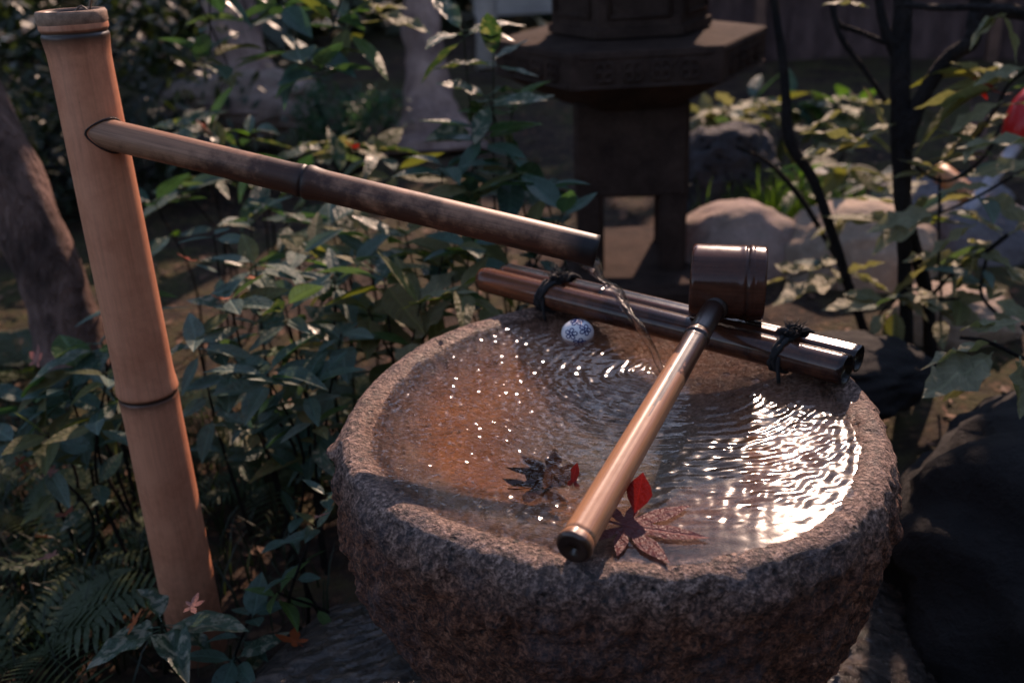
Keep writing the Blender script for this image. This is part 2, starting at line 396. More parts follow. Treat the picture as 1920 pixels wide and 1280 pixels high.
m_bark_pink = bark_mat('bark_pink_grey', (.52, .35, .30), (.27, .17, .15), scale=4)
m_bark_dark = bark_mat('bark_black', (.022, .016, .014), (.008, .006, .006))
m_stem = bark_mat('stem_brown', (.025, .018, .013), (.01, .007, .005), scale=20)
m_stem_g = bark_mat('stem_green', (.04, .05, .025), (.02, .022, .012), scale=20)
m_cord = simple('black_cord', (.009, .009, .010), .75, .5, 300, .8, .001)
m_wire = simple('wire_brown', (.14, .08, .05), .5, .4, 60)
m_fence = bark_mat('fence_board', (.16, .10, .098), (.065, .04, .041), scale=3)
m_fencepost = simple('fence_batten', (.15, .075, .055), .7)
m_palepole = simple('pale_pole', (.50, .50, .58), .45, .2, 20)
m_orangepole = simple('orange_pole', (.48, .20, .085), .5, .3, 20)
m_red = simple('red_cap', (.55, .012, .012), .3, .15, 10)
m_plaster = simple('pale_plaster', (.42, .37, .34), .8, .2, 8)
m_ceramic = simple('white_glaze', (.74, .74, .76), .12, .03, 20, .02)
m_blue = simple('blue_glaze', (.006, .018, .13), .15, .3, 60, .02)

# ------------------------------------------------------------------ terrain
CX, CY = .102, .940
def gz(x, y):
    z = .035*noise.noise(Vector((x*.8, y*.8, 1.3)))+.012*noise.noise(Vector((x*3.1, y*3.1, 5)))
    return z + .035*max(0, y-3.2)
def ground():
    xs = np.concatenate([np.linspace(-60, -5, 12), np.linspace(-4.8, 5.8, 150), np.linspace(6, 60, 12)])
    ys = np.concatenate([np.linspace(-40, -2, 10), np.linspace(-1.8, 7.5, 130), np.linspace(8, 80, 14)])
    V = [(x, y, (gz(x, y) if -6 < x < 7 and -3 < y < 8 else .035*max(0, min(y, 8)-3.2))) for y in ys for x in xs]
    o = obj('ground', mesh('ground', V, grid_faces(len(ys), len(xs), False), m_ground)); tag(o, kind='structure')
ground()

def fbm(p, o=4):
    return noise.fractal(p, 1.0, 2.0, o)

# ------------------------------------------------------------------ stone basin
RIM = [(-164, .299), (-150, .303), (-140, .299), (-119, .290), (-100, .300), (-85, .307), (-70, .311), (-57, .308), (-38, .301), (-29, .293), (-10, .281),
       (9, .279), (43, .299), (65, .311), (76, .310), (103, .307), (118, .306), (135, .295), (158, .287), (177, .290)]
_ra = np.array([a for a, r in RIM]); _rr = np.array([r for a, r in RIM])
_g = np.arange(-180, 180, 2.); _gr = np.interp(_g, np.concatenate([_ra-360, _ra, _ra+360]), np.concatenate([_rr]*3))
_k = np.exp(-(np.arange(-15, 16)*2./13)**2); _k /= _k.sum()
_gr = np.convolve(np.concatenate([_gr[-15:], _gr, _gr[:15]]), _k, 'valid')
def rim_r(th):
    d = np.degrees(th); d = (d+180) % 360-180
    return np.interp(d, np.concatenate([_g, [180.]]), np.concatenate([_gr, _gr[:1]]))
PROF = [(0, -.058), (.06, -.056), (.10, -.050), (.14, -.040), (.18, -.027), (.215, -.0145), (.241, -.006), (.258, -.0005), (.270, .0035), (.280, .0045), (.289, .0015),
        (.296, -.007), (.301, -.02), (.3035, -.05), (.300, -.09), (.288, -.15), (.266, -.21), (.234, -.27), (.196, -.32), (.16, -.345), (.08, -.35), (0, -.35)]
def basin():
    na, npf = 640, 230
    pr = catmull([(r, z, 0) for r, z in PROF], npf)[:, :2]
    seg = np.concatenate([[0], np.cumsum(np.hypot(*np.diff(pr, axis=0).T))])
    tt = np.linspace(0, seg[-1], npf); pr = np.c_[np.interp(tt, seg, pr[:, 0]), np.interp(tt, seg, pr[:, 1])]
    th = np.linspace(0, 2*pi, na, endpoint=False); k = rim_r(th)/.302
    V = np.zeros((npf, na, 3)); iron = np.zeros((npf, na)); alg = iron.copy(); wet = iron.copy(); out = iron.copy(); damp = iron.copy()
    tn = np.gradient(pr, axis=0); nr = np.c_[-tn[:, 1], tn[:, 0]]; nr /= np.linalg.norm(nr, axis=1)[:, None]+1e-9
    crest = int(np.argmax(pr[:, 1]))
    for i in range(npf):
        r, z = pr[i]
        for j in range(na):
            c, s = math.cos(th[j]), math.sin(th[j]); R = r*k[j]
            x, y = R*c, R*s
            low = math.exp(-((math.degrees(th[j])-282+180) % 360-180)**2/(2*26**2))*.0040 if r > .15 and z > -.06 else 0
            low *= min(1, max(0, (r-.2)/.05)) if i <= crest else max(0, 1-(.0045-z)/.06)
            p = Vector((x*1, y*1, z))
            big = fbm(p*9+Vector((3, 1, 0)), 3)
            fin = fbm(p*55, 3); gr = noise.noise(p*150)
            rough = 1.0 if i > crest else .55
            inner = 1 if (i < crest and r < .235) else 0
            d = (.0030*big*(1 if i > crest else .6) + .0019*fin*rough + .0008*gr*rough) * (.5 if inner else 1)
            if i > crest+4: d += .0065*fbm(p*20, 3)+.0048*fbm(p*58, 3)
            if i > crest-14 and z > -.06: d -= .016*max(0, noise.noise(p*26+Vector((7, 2, 1)))-.30)+.012*max(0, noise.noise(p*60)-.32)
            nx, nz = nr[i]
            sgn = -1
            V[i, j] = (x - sgn*(-1)*0 + d*(-nx)*c*sgn*-1, y + d*(-nx)*s*sgn*-1, z - low + d*abs(nz))
            # stains: iron ring under the water line, algae towards the middle and the front shelf
            dg = math.degrees(th[j]); ring = math.exp(-((r-.165)/.060)**2)
            side = .55+.45*math.cos(math.radians(dg-195)); side2 = .8*math.exp(-((((dg-(-22)+180) % 360)-180)/34)**2)
            back = .75*math.exp(-((((dg-75+180) % 360)-180)/55)**2)
            iron[i, j] = min(1, ring*max(side, side2, back)*1.25) if i < crest else 0
            frontc = math.exp(-((x-.01)**2+(y+.07)**2)/(2*.075**2))
            shelf = math.exp(-((r-.222)/.022)**2)*math.exp(-((((dg-235+180) % 360)-180)/38)**2)
            alg[i, j] = min(1, frontc+.7*shelf) if i < crest else 0
            wet[i, j] = min(1, max(0, (.290+.008*fin+.012*big-r)/.035)) if i < crest+12 and z > -.08 and r < .30 else .0
            damp[i, j] = wet[i, j]*min(1, max(0, (r-.232)/.02))
            out[i, j] = min(1, max(0, (.002-z)/.05)) if i > crest else 0
    root = empty('stone_basin', (CX, CY, ZW-.35), 'round rough granite water basin brimming with clear water on dark wet rock', 'basin')
    Vw = V.reshape(-1, 3)+np.array([CX, CY, ZW])
    o = obj('bowl', mesh('bowl', Vw, grid_faces(npf, na)[:, ::-1], m_granite, attrs={'iron': iron.ravel(), 'algae': alg.ravel(), 'wet': wet.ravel(), 'outside': out.ravel(), 'damp': damp.ravel()}), root); o.cycles.is_caustics_receiver = True
    return root
basin()

# ------------------------------------------------------------------ water in the basin
HIT = onz(1245, 690, ZW)
def water():
    nr_, na = 320, 1100
    th = np.linspace(0, 2*pi, na, endpoint=False); rr = np.linspace(0, 1, nr_)**.85
    fr_ = np.exp(-(((np.degrees(th)-282+180) % 360-180)/30)**2)
    Rm = rim_r(th)*(.90+.015*fr_)
    X = CX+rr[:, None]*Rm*np.cos(th); Y = CY+rr[:, None]*Rm*np.sin(th)
    dx, dy = X-HIT.x, Y-HIT.y; d = np.hypot(dx, dy)
    h = np.zeros_like(X); ang = np.arctan2(dy, dx)
    wob = .0035*np.sin(3*ang+1)+.002*np.sin(7*ang+.4)
    amp = .00080*np.exp(-d/.20)/(1+.02/(d+.02))
    h += amp*np.sin(2*pi*(d+wob+.003*np.sin(X*70+Y*31)+.0025*np.sin(Y*85-X*40))/.0160)*(.6+.4*np.sin(6*ang+25*d+2*np.sin(X*50)))
    h += .35*amp*np.sin(2*pi*(d+1.6*wob+.003*np.sin(X*60-Y*90))/.0105+1.)
    h += .0026*np.exp(-(d/.009)**2)-.0016*np.exp(-((d-.014)/.005)**2)
    env = np.clip(d/.10, .25, 1)
    g = np.random.default_rng(5)
    for i in range(44):
        a = pi/2+.3+g.normal(0, .55); lam = g.uniform(.008, .024); A = .0033*lam
        ph = g.uniform(0, 6.28); px_ = 6*np.sin(a*3)+X*np.cos(a)+Y*np.sin(a)
        patch = .55+.45*np.sin(X*g.uniform(10, 40)+Y*g.uniform(-40, 40)+ph*2)
        h += env*A*np.sin(2*pi*px_/lam+ph+1.2*np.sin(Y*60+ph)+1.2*np.sin(X*55-ph))*patch
    lw = np.clip((CX-.02-X)/.10, 0, 1)
    for i in range(26):
        a = g.uniform(0, 2*pi); lam = g.uniform(.008, .014); ph = g.uniform(0, 6.28)
        h += lw*.0105*lam*np.sin(2*pi*(X*np.cos(a)+Y*np.sin(a))/lam+ph+1.5*np.sin(X*45+ph)+1.5*np.sin(Y*52-ph))*(.6+.4*np.sin(X*30+ph*3))
    # reflected waves from the wall: near the edge, crests follow the rim
    e = (1-rr)[:, None]*Rm
    h += .00022*np.exp(-e/.05)*np.sin(2*pi*e/.012+3*np.sin(4*th)+X*40)*np.ones_like(X)
    dg = (np.degrees(th)-282+180) % 360-180
    calm = np.exp(-(dg/30)**2)[None, :]*np.clip((rr[:, None]-.80)/.08, 0, 1)
    h *= 1-.86*calm
    h *= .45+.55*np.clip(e/.035, 0, 1)
    V = np.stack([X, Y, ZW+h], -1).reshape(-1, 3)
    o = obj('water', mesh('water', V, grid_faces(nr_, na)[:, ::-1], m_water)); tag(o, 'clear rippling water filling the granite basin', None, None, 'structure'); o.cycles.is_caustics_caster = True
water()

# ------------------------------------------------------------------ bamboo post
def straight_bamboo(name, a, b, prof, m, parent, nodes, ends=None, grad=None, n=56, groove=None, wob=.012, seed=0):
    V, Fc, T = lathe(a, b, prof, n, groove, wob, seed)
    return obj(name, mesh(name, V, Fc, m, attrs=bam_attrs(V, a, b, nodes, ends=ends, grad=grad)), parent)
ptop = px(132, 20, 1.085)
pbot = px(362, 1150, 1.40); 
pdir = (ptop-pbot).normalized(); pbot = pbot - pdir*((pbot.z+.03)/pdir.z)
PL = (ptop-pbot).length
pn = px(274, 756, 1.235)
n1s = (pn-pbot).dot(pdir); n0s = PL-.022
def post_prof():
    P = []
    def r0(s): return .0385-.0055*(s/PL)
    for s in np.linspace(0, PL-.001, 160):
        r = r0(s)
        for ns in (n1s, n0s):
            d = s-ns
            if ns == n0s: r += .0035*math.exp(-((d-.004)/.020)**2)
            else: r += .0022*math.exp(-((d-.006)/.013)**2) if d > -.002 else .0008*math.exp(-(d/.02)**2)
            r -= .0022*math.exp(-(d/.0025)**2)
        P.append((s, r))
    for ns in (n1s, n0s):
        for dd in np.linspace(-.008, .008, 9): 
            s = ns+dd; r = r0(s)+(.0035*math.exp(-((dd-.004)/.020)**2) if ns == n0s else (.0022*math.exp(-((dd-.006)/.013)**2) if dd > -.002 else .0008*math.exp(-(dd/.02)**2)))-.0024*math.exp(-(dd/.0022)**2)
            P.append((s, r))
    P.sort(); rt = P[-1][1]
    P += [(PL, rt-.001), (PL+.0003, rt-.003), (PL-.001, rt-.0065), (PL-.012, rt-.008), (PL-.016, .001)]
    return P
post = empty('bamboo_post', pbot, 'tall upright tan bamboo post holding the sloping spout at left', 'post')
straight_bamboo('culm', pbot, ptop, post_prof(), m_post, post, [(n1s, 1.2, .002, .009), (n0s, 1.3, .003, .014)], ends=lambda s_, th: .75*max(0, 1-s_/.22), seed=3)
x_, y_, d_ = frame(pdir)
rt = .0368
V, Fc, T = lathe(ptop-pdir*.014, ptop+pdir*.0006, [(0, rt-.0012), (.003, rt+.0004), (.012, rt+.0004), (.0146, rt-.001), (.0150, rt-.004), (.0146, rt-.0072), (.004, rt-.0082)], 56)
obj('cut_rim', mesh('cut_rim', V, Fc, m_cut), post)
# wire hook twisted at the top of the post
wp = ptop+x_*.0+pdir*.004
hk = px(172, 16, 1.10)
pts = [hk+Vector((-.022, .0, -.006)), hk+Vector((-.012, 0, .003)), hk+Vector((-.004, 0, -.002)), hk+Vector((.0, 0, .006)), hk+Vector((.004, 0, .014)), hk+Vector((.0, .003, .022)), hk+Vector((.001, 0, .05))]
V, Fc, T = tube(catmull(pts, 26), .0012, 6); V2, F2, _ = tube(catmull([p+Vector((.002*math.cos(i*2), .002*math.sin(i*2), .001)) for i, p in enumerate(pts[2:])], 30), .0012, 6)
Vm, Fm = merge([(V, Fc), (V2, F2)]); obj('wire_hook', mesh('wire_hook', Vm, Fm, m_wire), post)

# ------------------------------------------------------------------ bamboo spout
_s0, _s1 = 0, PL
for _ in range(40):
    _m = (_s0+_s1)/2; _q = pbot+pdir*_m-CAM
    if 640-F*_q.dot(_u)/_q.dot(_f) > 238: _s0 = _m
    else: _s1 = _m
ss = pbot+pdir*_s0+Vector((0, -.015, 0))
lo, hi = .85, 1.35
def side(d):
    e = px(1117, 472, d); ax = Vector((HIT.x-ss.x, HIT.y-ss.y)); q = Vector((e.x-ss.x, e.y-ss.y)); return ax.x*q.y-ax.y*q.x
for _ in range(50):
    mid = (lo+hi)/2
    if side(mid)*side(lo) <= 0: hi = mid
    else: lo = mid
se = px(1119, 471, lo)
sdir = (se-ss).normalized(); ss2 = ss-sdir*.005; SL = (se-ss2).length
nn = px(572, 343, (ss-CAM).dot(_f)*.6+(se-CAM).dot(_f)*.4); ns_ = (nn-ss2).dot(sdir)
def spout_prof():
    P = []
    ss_ = sorted(list(np.linspace(0, SL, 110))+[ns_+d for d in np.linspace(-.01, .012, 15)])
    for s in ss_:
        d = s-ns_; r = .0172+.0008*s/SL+.0022*math.exp(-((d-.004)/.011)**2)-.0019*math.exp(-((d+.0005)/.0018)**2)
        P.append((s, r))
    r = P[-1][1]
    return P+[(SL+.0004, r-.0012), (SL-.0005, r-.0034), (SL-.02, r-.0042), (SL-.10, r-.0045)]
spout = empty('bamboo_spout', ss2, 'slender brown weathered bamboo spout sloping from the post over the basin', 'spout')
def sp_end(s, th):
    up = math.sin(th)
    e = min(1, max(0, 1-(SL-s)/.055)*1.5)
    lowside = max(0, min(1, (s-SL*.78)/.04))*max(0, min(1, (-up-.35)/.25))
    return max(e, lowside, .9*max(0, (s-SL+.0001)*1e4))
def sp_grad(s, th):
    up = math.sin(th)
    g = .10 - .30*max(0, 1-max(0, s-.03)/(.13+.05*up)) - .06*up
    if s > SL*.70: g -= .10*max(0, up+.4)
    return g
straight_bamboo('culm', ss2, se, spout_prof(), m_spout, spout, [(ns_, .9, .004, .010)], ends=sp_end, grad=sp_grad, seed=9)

hole = []
for i in range(33):
    a_ = 2*pi*i/32; xx, yy, dd = frame(sdir); q = ss2+xx*(math.cos(a_)*.0188)+yy*(math.sin(a_)*.0188)
    rel = q-pbot; ax_ = pdir; perp = rel-ax_*rel.dot(ax_); dperp = (sdir-ax_*sdir.dot(ax_)); 
    A_, B_, C_ = dperp.dot(dperp), perp.dot(dperp), perp.dot(perp)-.0345**2
    disc = max(0, B_*B_-A_*C_); hole.append(q+sdir*((-B_+math.sqrt(disc))/A_))
V, Fc, T = tube(hole, .0011, 6, False, .5, 3); obj('cut_hole', mesh('cut_hole', V, Fc, m_nodedark), post)

# ------------------------------------------------------------------ falling stream
def stream():
    a = se - Vector((0, 0, .0135)) - sdir*.012; b = HIT+Vector((0, 0, -.004)); k = 90; n = 18; V = []
    for i in range(k):
        t = i/(k-1); hor = t; tz = .62*t+.38*t*t
        c = Vector((a.x+(b.x-a.x)*hor, a.y+(b.y-a.y)*hor, a.z+(b.z-a.z)*tz))
        c += Vector((.0016*math.sin(t*17+1), 0, .0012*math.sin(t*23)))
        r = .0068*(1-t)**2.0+.0048; fl = .62+.28*math.sin(t*15+.6); tw = t*9
        for j in range(n):
            an = 2*pi*j/n; q = Vector((math.cos(an)*r, math.sin(an)*r*fl))
            lump = 1+.22*noise.noise(Vector((math.cos(an)*1.6, math.sin(an)*1.6, t*16)))
            qx = (q.x*math.cos(tw)-q.y*math.sin(tw))*lump; qy = (q.x*math.sin(tw)+q.y*math.cos(tw))*lump
            V.append(c+Vector((qx*.8, qx*.25, qx*.35))+Vector((0, qy, qy*.2)))
    Fc = [tuple(q) for q in grid_faces(k, n)]+[tuple(range(n))[::-1]]
    o = obj('water_stream', mesh('water_stream', V, Fc, m_stream)); tag(o, 'thin twisting stream of clear water falling from the spout', 'water stream')
stream()

# ------------------------------------------------------------------ bamboo rest across the basin
ZR = ZW+.0245
fa, fb = onz(905, 523, ZR), onz(1588, 694, ZR-.003)
fdir = (fb-fa).normalized(); FL = (fb-fa).length
back = Vector((-fdir.y, fdir.x, 0)).normalized()
ra, rb = onz(918, 503, ZR+.002), onz(1588, 656, ZR-.001)
ra = fa+back*.0335+fdir*.012+Vector((0, 0, .001)); rb = fb+back*.0335+fdir*.0+Vector((0, 0, .001))
rest = empty('ladle_rest', (fa+fb)/2+Vector((0, 0, -.02)), 'two dark bamboo poles tied with black cord lying across the basin back rim', 'ladle rest')
def pole_prof(L, r, nodes, solid_a=False):
    ss_ = sorted(list(np.linspace(0, L, 70))+[q+d for q in nodes for d in np.linspace(-.008, .008, 11)])
    P = [(.010, .001), (.010, r-.005), (.0005, r-.0045), (0, r-.0012)]
    for s in ss_[1:]:
        rr = r
        for q in nodes: rr += .0018*math.exp(-((s-q-.003)/.007)**2)-.0016*math.exp(-((s-q+.001)/.0016)**2)
        P.append((s, rr))
    return P+[(L+.0004, r-.0010), (L-.0002, r-.0028), (L-.006, r-.0035), (L-.0065, .001)]
def wetgrad(s, th): return .26*min(1, max(0, (s-.06)/.16))-.16
def wetgrad2(s, th): return .20*min(1, max(0, (s-.05)/.3))-.16
straight_bamboo('pole', fa, fb, pole_prof(FL, .0172, []), m_pole, rest, [], ends=lambda s, th: (1 if s > FL-.003 else 0)+max(0, 1-(FL-s)/.012)*.8+(.9 if s < .006 and math.sin(th) < 0 else 0), grad=wetgrad, groove=(pi*.42, .16, .0012), seed=1, n=64)  # right ends of both poles also painted dark, as shaded openings
RL = (rb-ra).length; qn = (px(1098, 540, 1.24)-ra).dot((rb-ra).normalized())
straight_bamboo('pole', ra, rb, pole_prof(RL, .0155, [qn]), m_pole, rest, [(qn, 1.3, .004, .006)], ends=lambda s, th: (1 if s > RL-.003 else 0)+max(0, 1-(RL-s)/.03)*.9, grad=wetgrad2, groove=(pi*.52, .5, .0036), seed=2, n=64)
def cord_at(pxx, pyy, seed, wraps=3):
    c = onz(pxx, pyy, ZR+.012); s = (c-fa).dot(fdir); base = fa+fdir*s+back*.0167
    parts = []; rr = random.Random(seed)
    for w in range(wraps):
        pts = []; off = (w-(wraps-1)/2)*.0050
        for i in range(41):
            a = 2*pi*i/40; ca, sa = math.cos(a), math.sin(a)
            ex = .0167+.0182; q = (abs(ca)**2.6+abs(sa)**2.6)**(-1/2.6)
            sag = -.004 if abs(ca) < .4 and sa > 0 else 0
            pts.append(base+back*(ca*q*ex)+Vector((0, 0, sa*q*.0205+sag))+fdir*(off+.006*ca+.0018*math.sin(3*a+w)))
        V, Fc, _ = tube(pts, [.0031*(1+.22*math.sin(i*2.4)) for i in range(41)], 8, False, .5, seed+w); parts.append((V, Fc))
    o = obj('cord', mesh('cord', *merge(parts), m_cord), rest)
    kp = []; top = base+Vector((0, 0, .0185))-back*.003
    pts = [top+Vector((rr.gauss(0, .007), rr.gauss(0, .007), rr.uniform(-.003, .009))) for _ in range(12)]
    V, Fc, _ = tube(catmull(pts, 60), .0036, 8, True, .6, seed); kp.append((V, Fc))
    for i in range(46):                                       # frayed ends
        p0 = top+Vector((rr.gauss(0, .004), rr.gauss(0, .004), .003)); p1 = p0+Vector((rr.gauss(0, .008), rr.gauss(0, .007), rr.uniform(.004, .016)))
        V, Fc, _ = tube([p0, (p0+p1)/2+Vector((rr.gauss(0, .002), 0, .002)), p1], [.0008, .0006, .0002], 4); kp.append((V, Fc))
    tail = [base-back*.034+Vector((0, 0, .004)), base-back*.038+Vector((.002, 0, -.012)), base-back*.037+fdir*.004+Vector((0, 0, -.028))]
    V, Fc, _ = tube(catmull(tail, 12), .0022, 6, True, .3, seed); kp.append((V, Fc))
    obj('knot', mesh('knot', *merge(kp), m_cord), rest)
cord_at(1020, 545, 4, 3); cord_at(1458, 655, 8, 2)

# ------------------------------------------------------------------ ladle
ZP = ZR+.0172+.0145
h0 = onz(1073, 1030, ZW+.0205)
hx = onz(1302, 640, ZP+.001)
hdir = (hx-h0).normalized()
ent = hx+hdir*((px(1338, 562, 1.0)-CAM).length*0+.078)
HL = (ent-h0).length+.03
ladle = empty('bamboo_ladle', (h0+hx)/2-Vector((0, 0, .0145)), 'bamboo water ladle with tan handle and dark cylindrical cup resting across the basin', 'ladle')
nh = (hx-h0).length+.004
def handle_prof():
    ss_ = sorted(list(np.linspace(0, HL, 130))+[q+d for q in (nh, .013) for d in np.linspace(-.008, .008, 11)])
    P = [(.004, .001), (.0035, .003), (.001, .004), (.0008, .011), (0, .0128)]
    for s in ss_[1:]:
        rr = .0146-.0022*s/HL
        rr += .0020*math.exp(-((s-nh-.003)/.006)**2)-.0016*math.exp(-((s-nh+.001)/.0016)**2)
        rr += .0012*math.exp(-(s/.01)**2)-.0010*math.exp(-((s-.013)/.0016)**2)
        P.append((s, rr))
    return P
hend = h0+hdir*HL
straight_bamboo('handle', h0, hend, handle_prof(), m_handle, ladle, [(nh, 1., .003, .006), (.013, .5, .001, .003)], ends=lambda s, th: 1.2*max(0, 1-s/.012) if s < .014 else .55*max(0, min(1, (s-nh)/.03)),
                grad=lambda s, th: .55*(min(1, max(0, (s-nh*.62)/(nh*.30)))-.5)+.10*math.cos(th*1.0+2.4), groove=(pi*.60, .30, .0010), seed=5, n=56)
cax = Vector((.972, -.235, -.02)).normalized(); CR, CLN = .0425, .084
cc = ent+Vector((.235, .972, 0)).normalized()*(CR-.004)+Vector((0, 0, .018))
cc = cc + cax*.014
ca, cb = cc-cax*(CLN/2), cc+cax*(CLN/2)
def cup_prof():
    P = [(0, .001), (-.0002, CR-.004), (.0012, CR-.0010), (.004, CR)]
    for s in np.linspace(.006, CLN-.002, 60):
        d = s-(CLN-.021)
        P.append((s, CR+.0012*math.exp(-((d-.005)/.006)**2)+.0006*math.exp(-((d+.004)/.003)**2)-.0014*math.exp(-((d-.000)/.0015)**2)-.0007*math.exp(-((d-.008)/.0012)**2)))
    return P+[(CLN, CR-.0012), (CLN, CR-.0042), (CLN-.003, CR-.005), (.012, CR-.006), (.010, .001)]
straight_bamboo('cup', ca, cb, cup_prof(), m_cup, ladle, [(CLN-.02, .5, .003, .004)], seed=6, n=96, wob=.012)
# dark swollen collar where the handle enters the cup
V, Fc, T = lathe(ent-hdir*.004, ent+hdir*.004, [(0, .0125), (.002, .0152), (.006, .0156), (.008, .0125)], 32)
obj('collar', mesh('collar', V, Fc, m_nodedark), ladle)

# ------------------------------------------------------------------ ceramic ball with blue flowers
def ball():
    R = .0205; c = onz(1083, 624, ZW+.002)
    root = empty('ceramic_ball', c-Vector((0, 0, R)), 'small white ceramic ball with blue flowers floating by the rest', 'ceramic ball')
    V = []; nu, nv = 40, 24
    for i in range(nv+1):
        ph = pi*i/nv
        for j in range(nu): V.append(c+Vector((R*math.sin(ph)*math.cos(2*pi*j/nu), R*math.sin(ph)*math.sin(2*pi*j/nu), R*.82*math.cos(ph))))
    obj('sphere', mesh('sphere', V, grid_faces(nv+1, nu)[:, ::-1], m_ceramic), root)
    view = (CAM-c).normalized(); xr, yu = _r, _u
    for fx, fy, rot in ((-.42, .0, .3), (.46, .28, .9), (.12, -.66, .1), (-.05, .85, .5)):
        nrm = (view*max(.05, math.sqrt(max(0, 1-fx*fx-fy*fy)))+xr*fx+yu*fy).normalized(); a, b, _ = frame(nrm)
        parts = []
        for p in range(5):
            an = rot+2*pi*p/5; pts = []
            for q in range(15):
                u = 2*pi*q/14; L = .0052+.0036*-math.cos(u); w = .0024*math.sin(u)*(1.15 if math.cos(u) < 0 else .8)
                ax_, ay_ = math.cos(an)*L-math.sin(an)*w, math.sin(an)*L+math.cos(an)*w
                d = (nrm*R+a*ax_+b*ay_).normalized(); pts.append(c+Vector((d.x*R, d.y*R, d.z*R*.82))*1.004)
            V, Fc, _ = tube(pts, [.0006+.00025*abs(math.sin(q*1.3+p)) for q in range(15)], 5, False); parts.append((V, Fc))
        obj('flower_print', mesh('flower_print', *merge(parts), m_blue), root)
ball()

# ------------------------------------------------------------------ bubbles near the falling stream
def bubbles():
    V = []; nu, nv = 16, 6
    for i in range(nv+1):
        ph = pi/2*i/nv
        for j in range(nu): V.append((math.sin(ph)*math.cos(2*pi*j/nu), math.sin(ph)*math.sin(2*pi*j/nu), math.cos(ph)*.8))
    me = mesh('bubble', V, grid_faces(nv+1, nu)[:, ::-1], m_bubble)
    for x, y, r in ((1362, 704, .0048), (1418, 716, .0060), (1436, 724, .0042), (1345, 742, .0036), (1388, 745, .0030), (1310, 722, .0034), (1325, 700, .0028), (1398, 690, .0026), (1460, 742, .0030)):
        o = obj('bubble', me); o.location = onz(x, y, ZW); o.scale = (r, r, r)
        tag(o, 'small clear bubble floating on the water behind the ladle handle', 'bubble', 'bubbles on the water')
bubbles()

# ------------------------------------------------------------------ maple leaves
def maple_mesh(name, m, lobes=7, seed=0, curl=.15, narrow=.16, thick=False):
    rr = random.Random(seed); V = [(0, 0, 0)]; out = []
    angs = np.linspace(-math.radians(128), math.radians(128), lobes) if lobes > 1 else [0.]
    for i, a in enumerate(angs):
        L = (1.0 if abs(a) < .2 else .92 if abs(a) < 1.2 else .62)*rr.uniform(.9, 1.08)
        for t, w in ((.32, narrow*.75), (.52, narrow), (.72, narrow*.72), (.86, narrow*.35), (1.0, 0), (.86, -narrow*.35), (.72, -narrow*.72), (.52, -narrow), (.32, -narrow*.75)):
            out.append((a, L*t, w*L, i))
    for a, l, w, i in out:
        x = math.cos(a)*l+math.sin(a)*w; y = math.sin(a)*l-math.cos(a)*w
        z = curl*(l**2)*(.6+.5*math.sin(i*2.1+seed))-.12*abs(w)*0
        V.append((x, y, z))
    n = len(out); mids = []
    Fc = []
    for i in range(lobes):
        o = 1+i*9; Vm = []
        for k in range(4):
            Fc.append((o+k, o+k+1, o+7-k, o+8-k) if k < 3 else (o+3, o+4, o+5))
        if i < lobes-1: Fc.append((0, o, o+8, 1+(i+1)*9)[:1]+(o+8, o+9)) if False else None
        Fc.append((0, o, o+8))
        if i < lobes-1: Fc.append((0, o+8, o+9))
    Fc = [f for f in Fc if f]
    st, sf, _ = tube([(0, 0, 0), (-.25, .02, .02), (-.5, .06, .06)], [.016, .013, .012], 5)
    Vm, Fm = merge([(V, Fc), (st, sf)])
    return mesh(name, Vm, Fm, m, False)
def maple(p, size, m, label, eul, seed=0, lobes=7, curl=.15, narrow=.16, group=None):
    o = obj('maple_leaf', maple_mesh('maple_leaf', m, lobes, seed, curl, narrow)); o.location = p; o.scale = (size,)*3; o.rotation_euler = eul
    tag(o, label, 'leaf', group); return o
lp = onz(1172, 985, ZW+.0025)
maple(lp, .072, m_maple_dull, 'large dull red maple leaf floating beside the ladle handle end', (0, 0, math.radians(-20)), 3, 7, .01, .14)
tip = onz(1190, 962, ZW+.005)
o = obj('maple_leaf', maple_mesh('maple_leaf', m_maple_red, 1, 5, .5, .34)); o.location = tip; o.scale = (.036,)*3; o.rotation_euler = (0, math.radians(-55), math.radians(60))
tag(o, 'upturned deep red leaf lobe standing above the floating maple leaf', 'leaf')
maple(onz(1075, 902, ZW+.001), .017, m_maple_red, 'tiny bright red leaf poking out of the water left of the handle', (math.radians(50), math.radians(-40), 1.3), 8, 3, .4, .3)
maple(onz(1035, 890, ZW-.004), .055, m_maple_dark, 'dark brown sunken maple leaf under the water left of the handle', (.1, .05, 2.2), 12, 7, .1, .17)
maple(onz(1000, 915, ZW-.003), .05, m_maple_dark, 'dark brown sunken leaf lying on the basin bottom nearest the front rim', (.0, .1, .4), 15, 5, .1, .2)

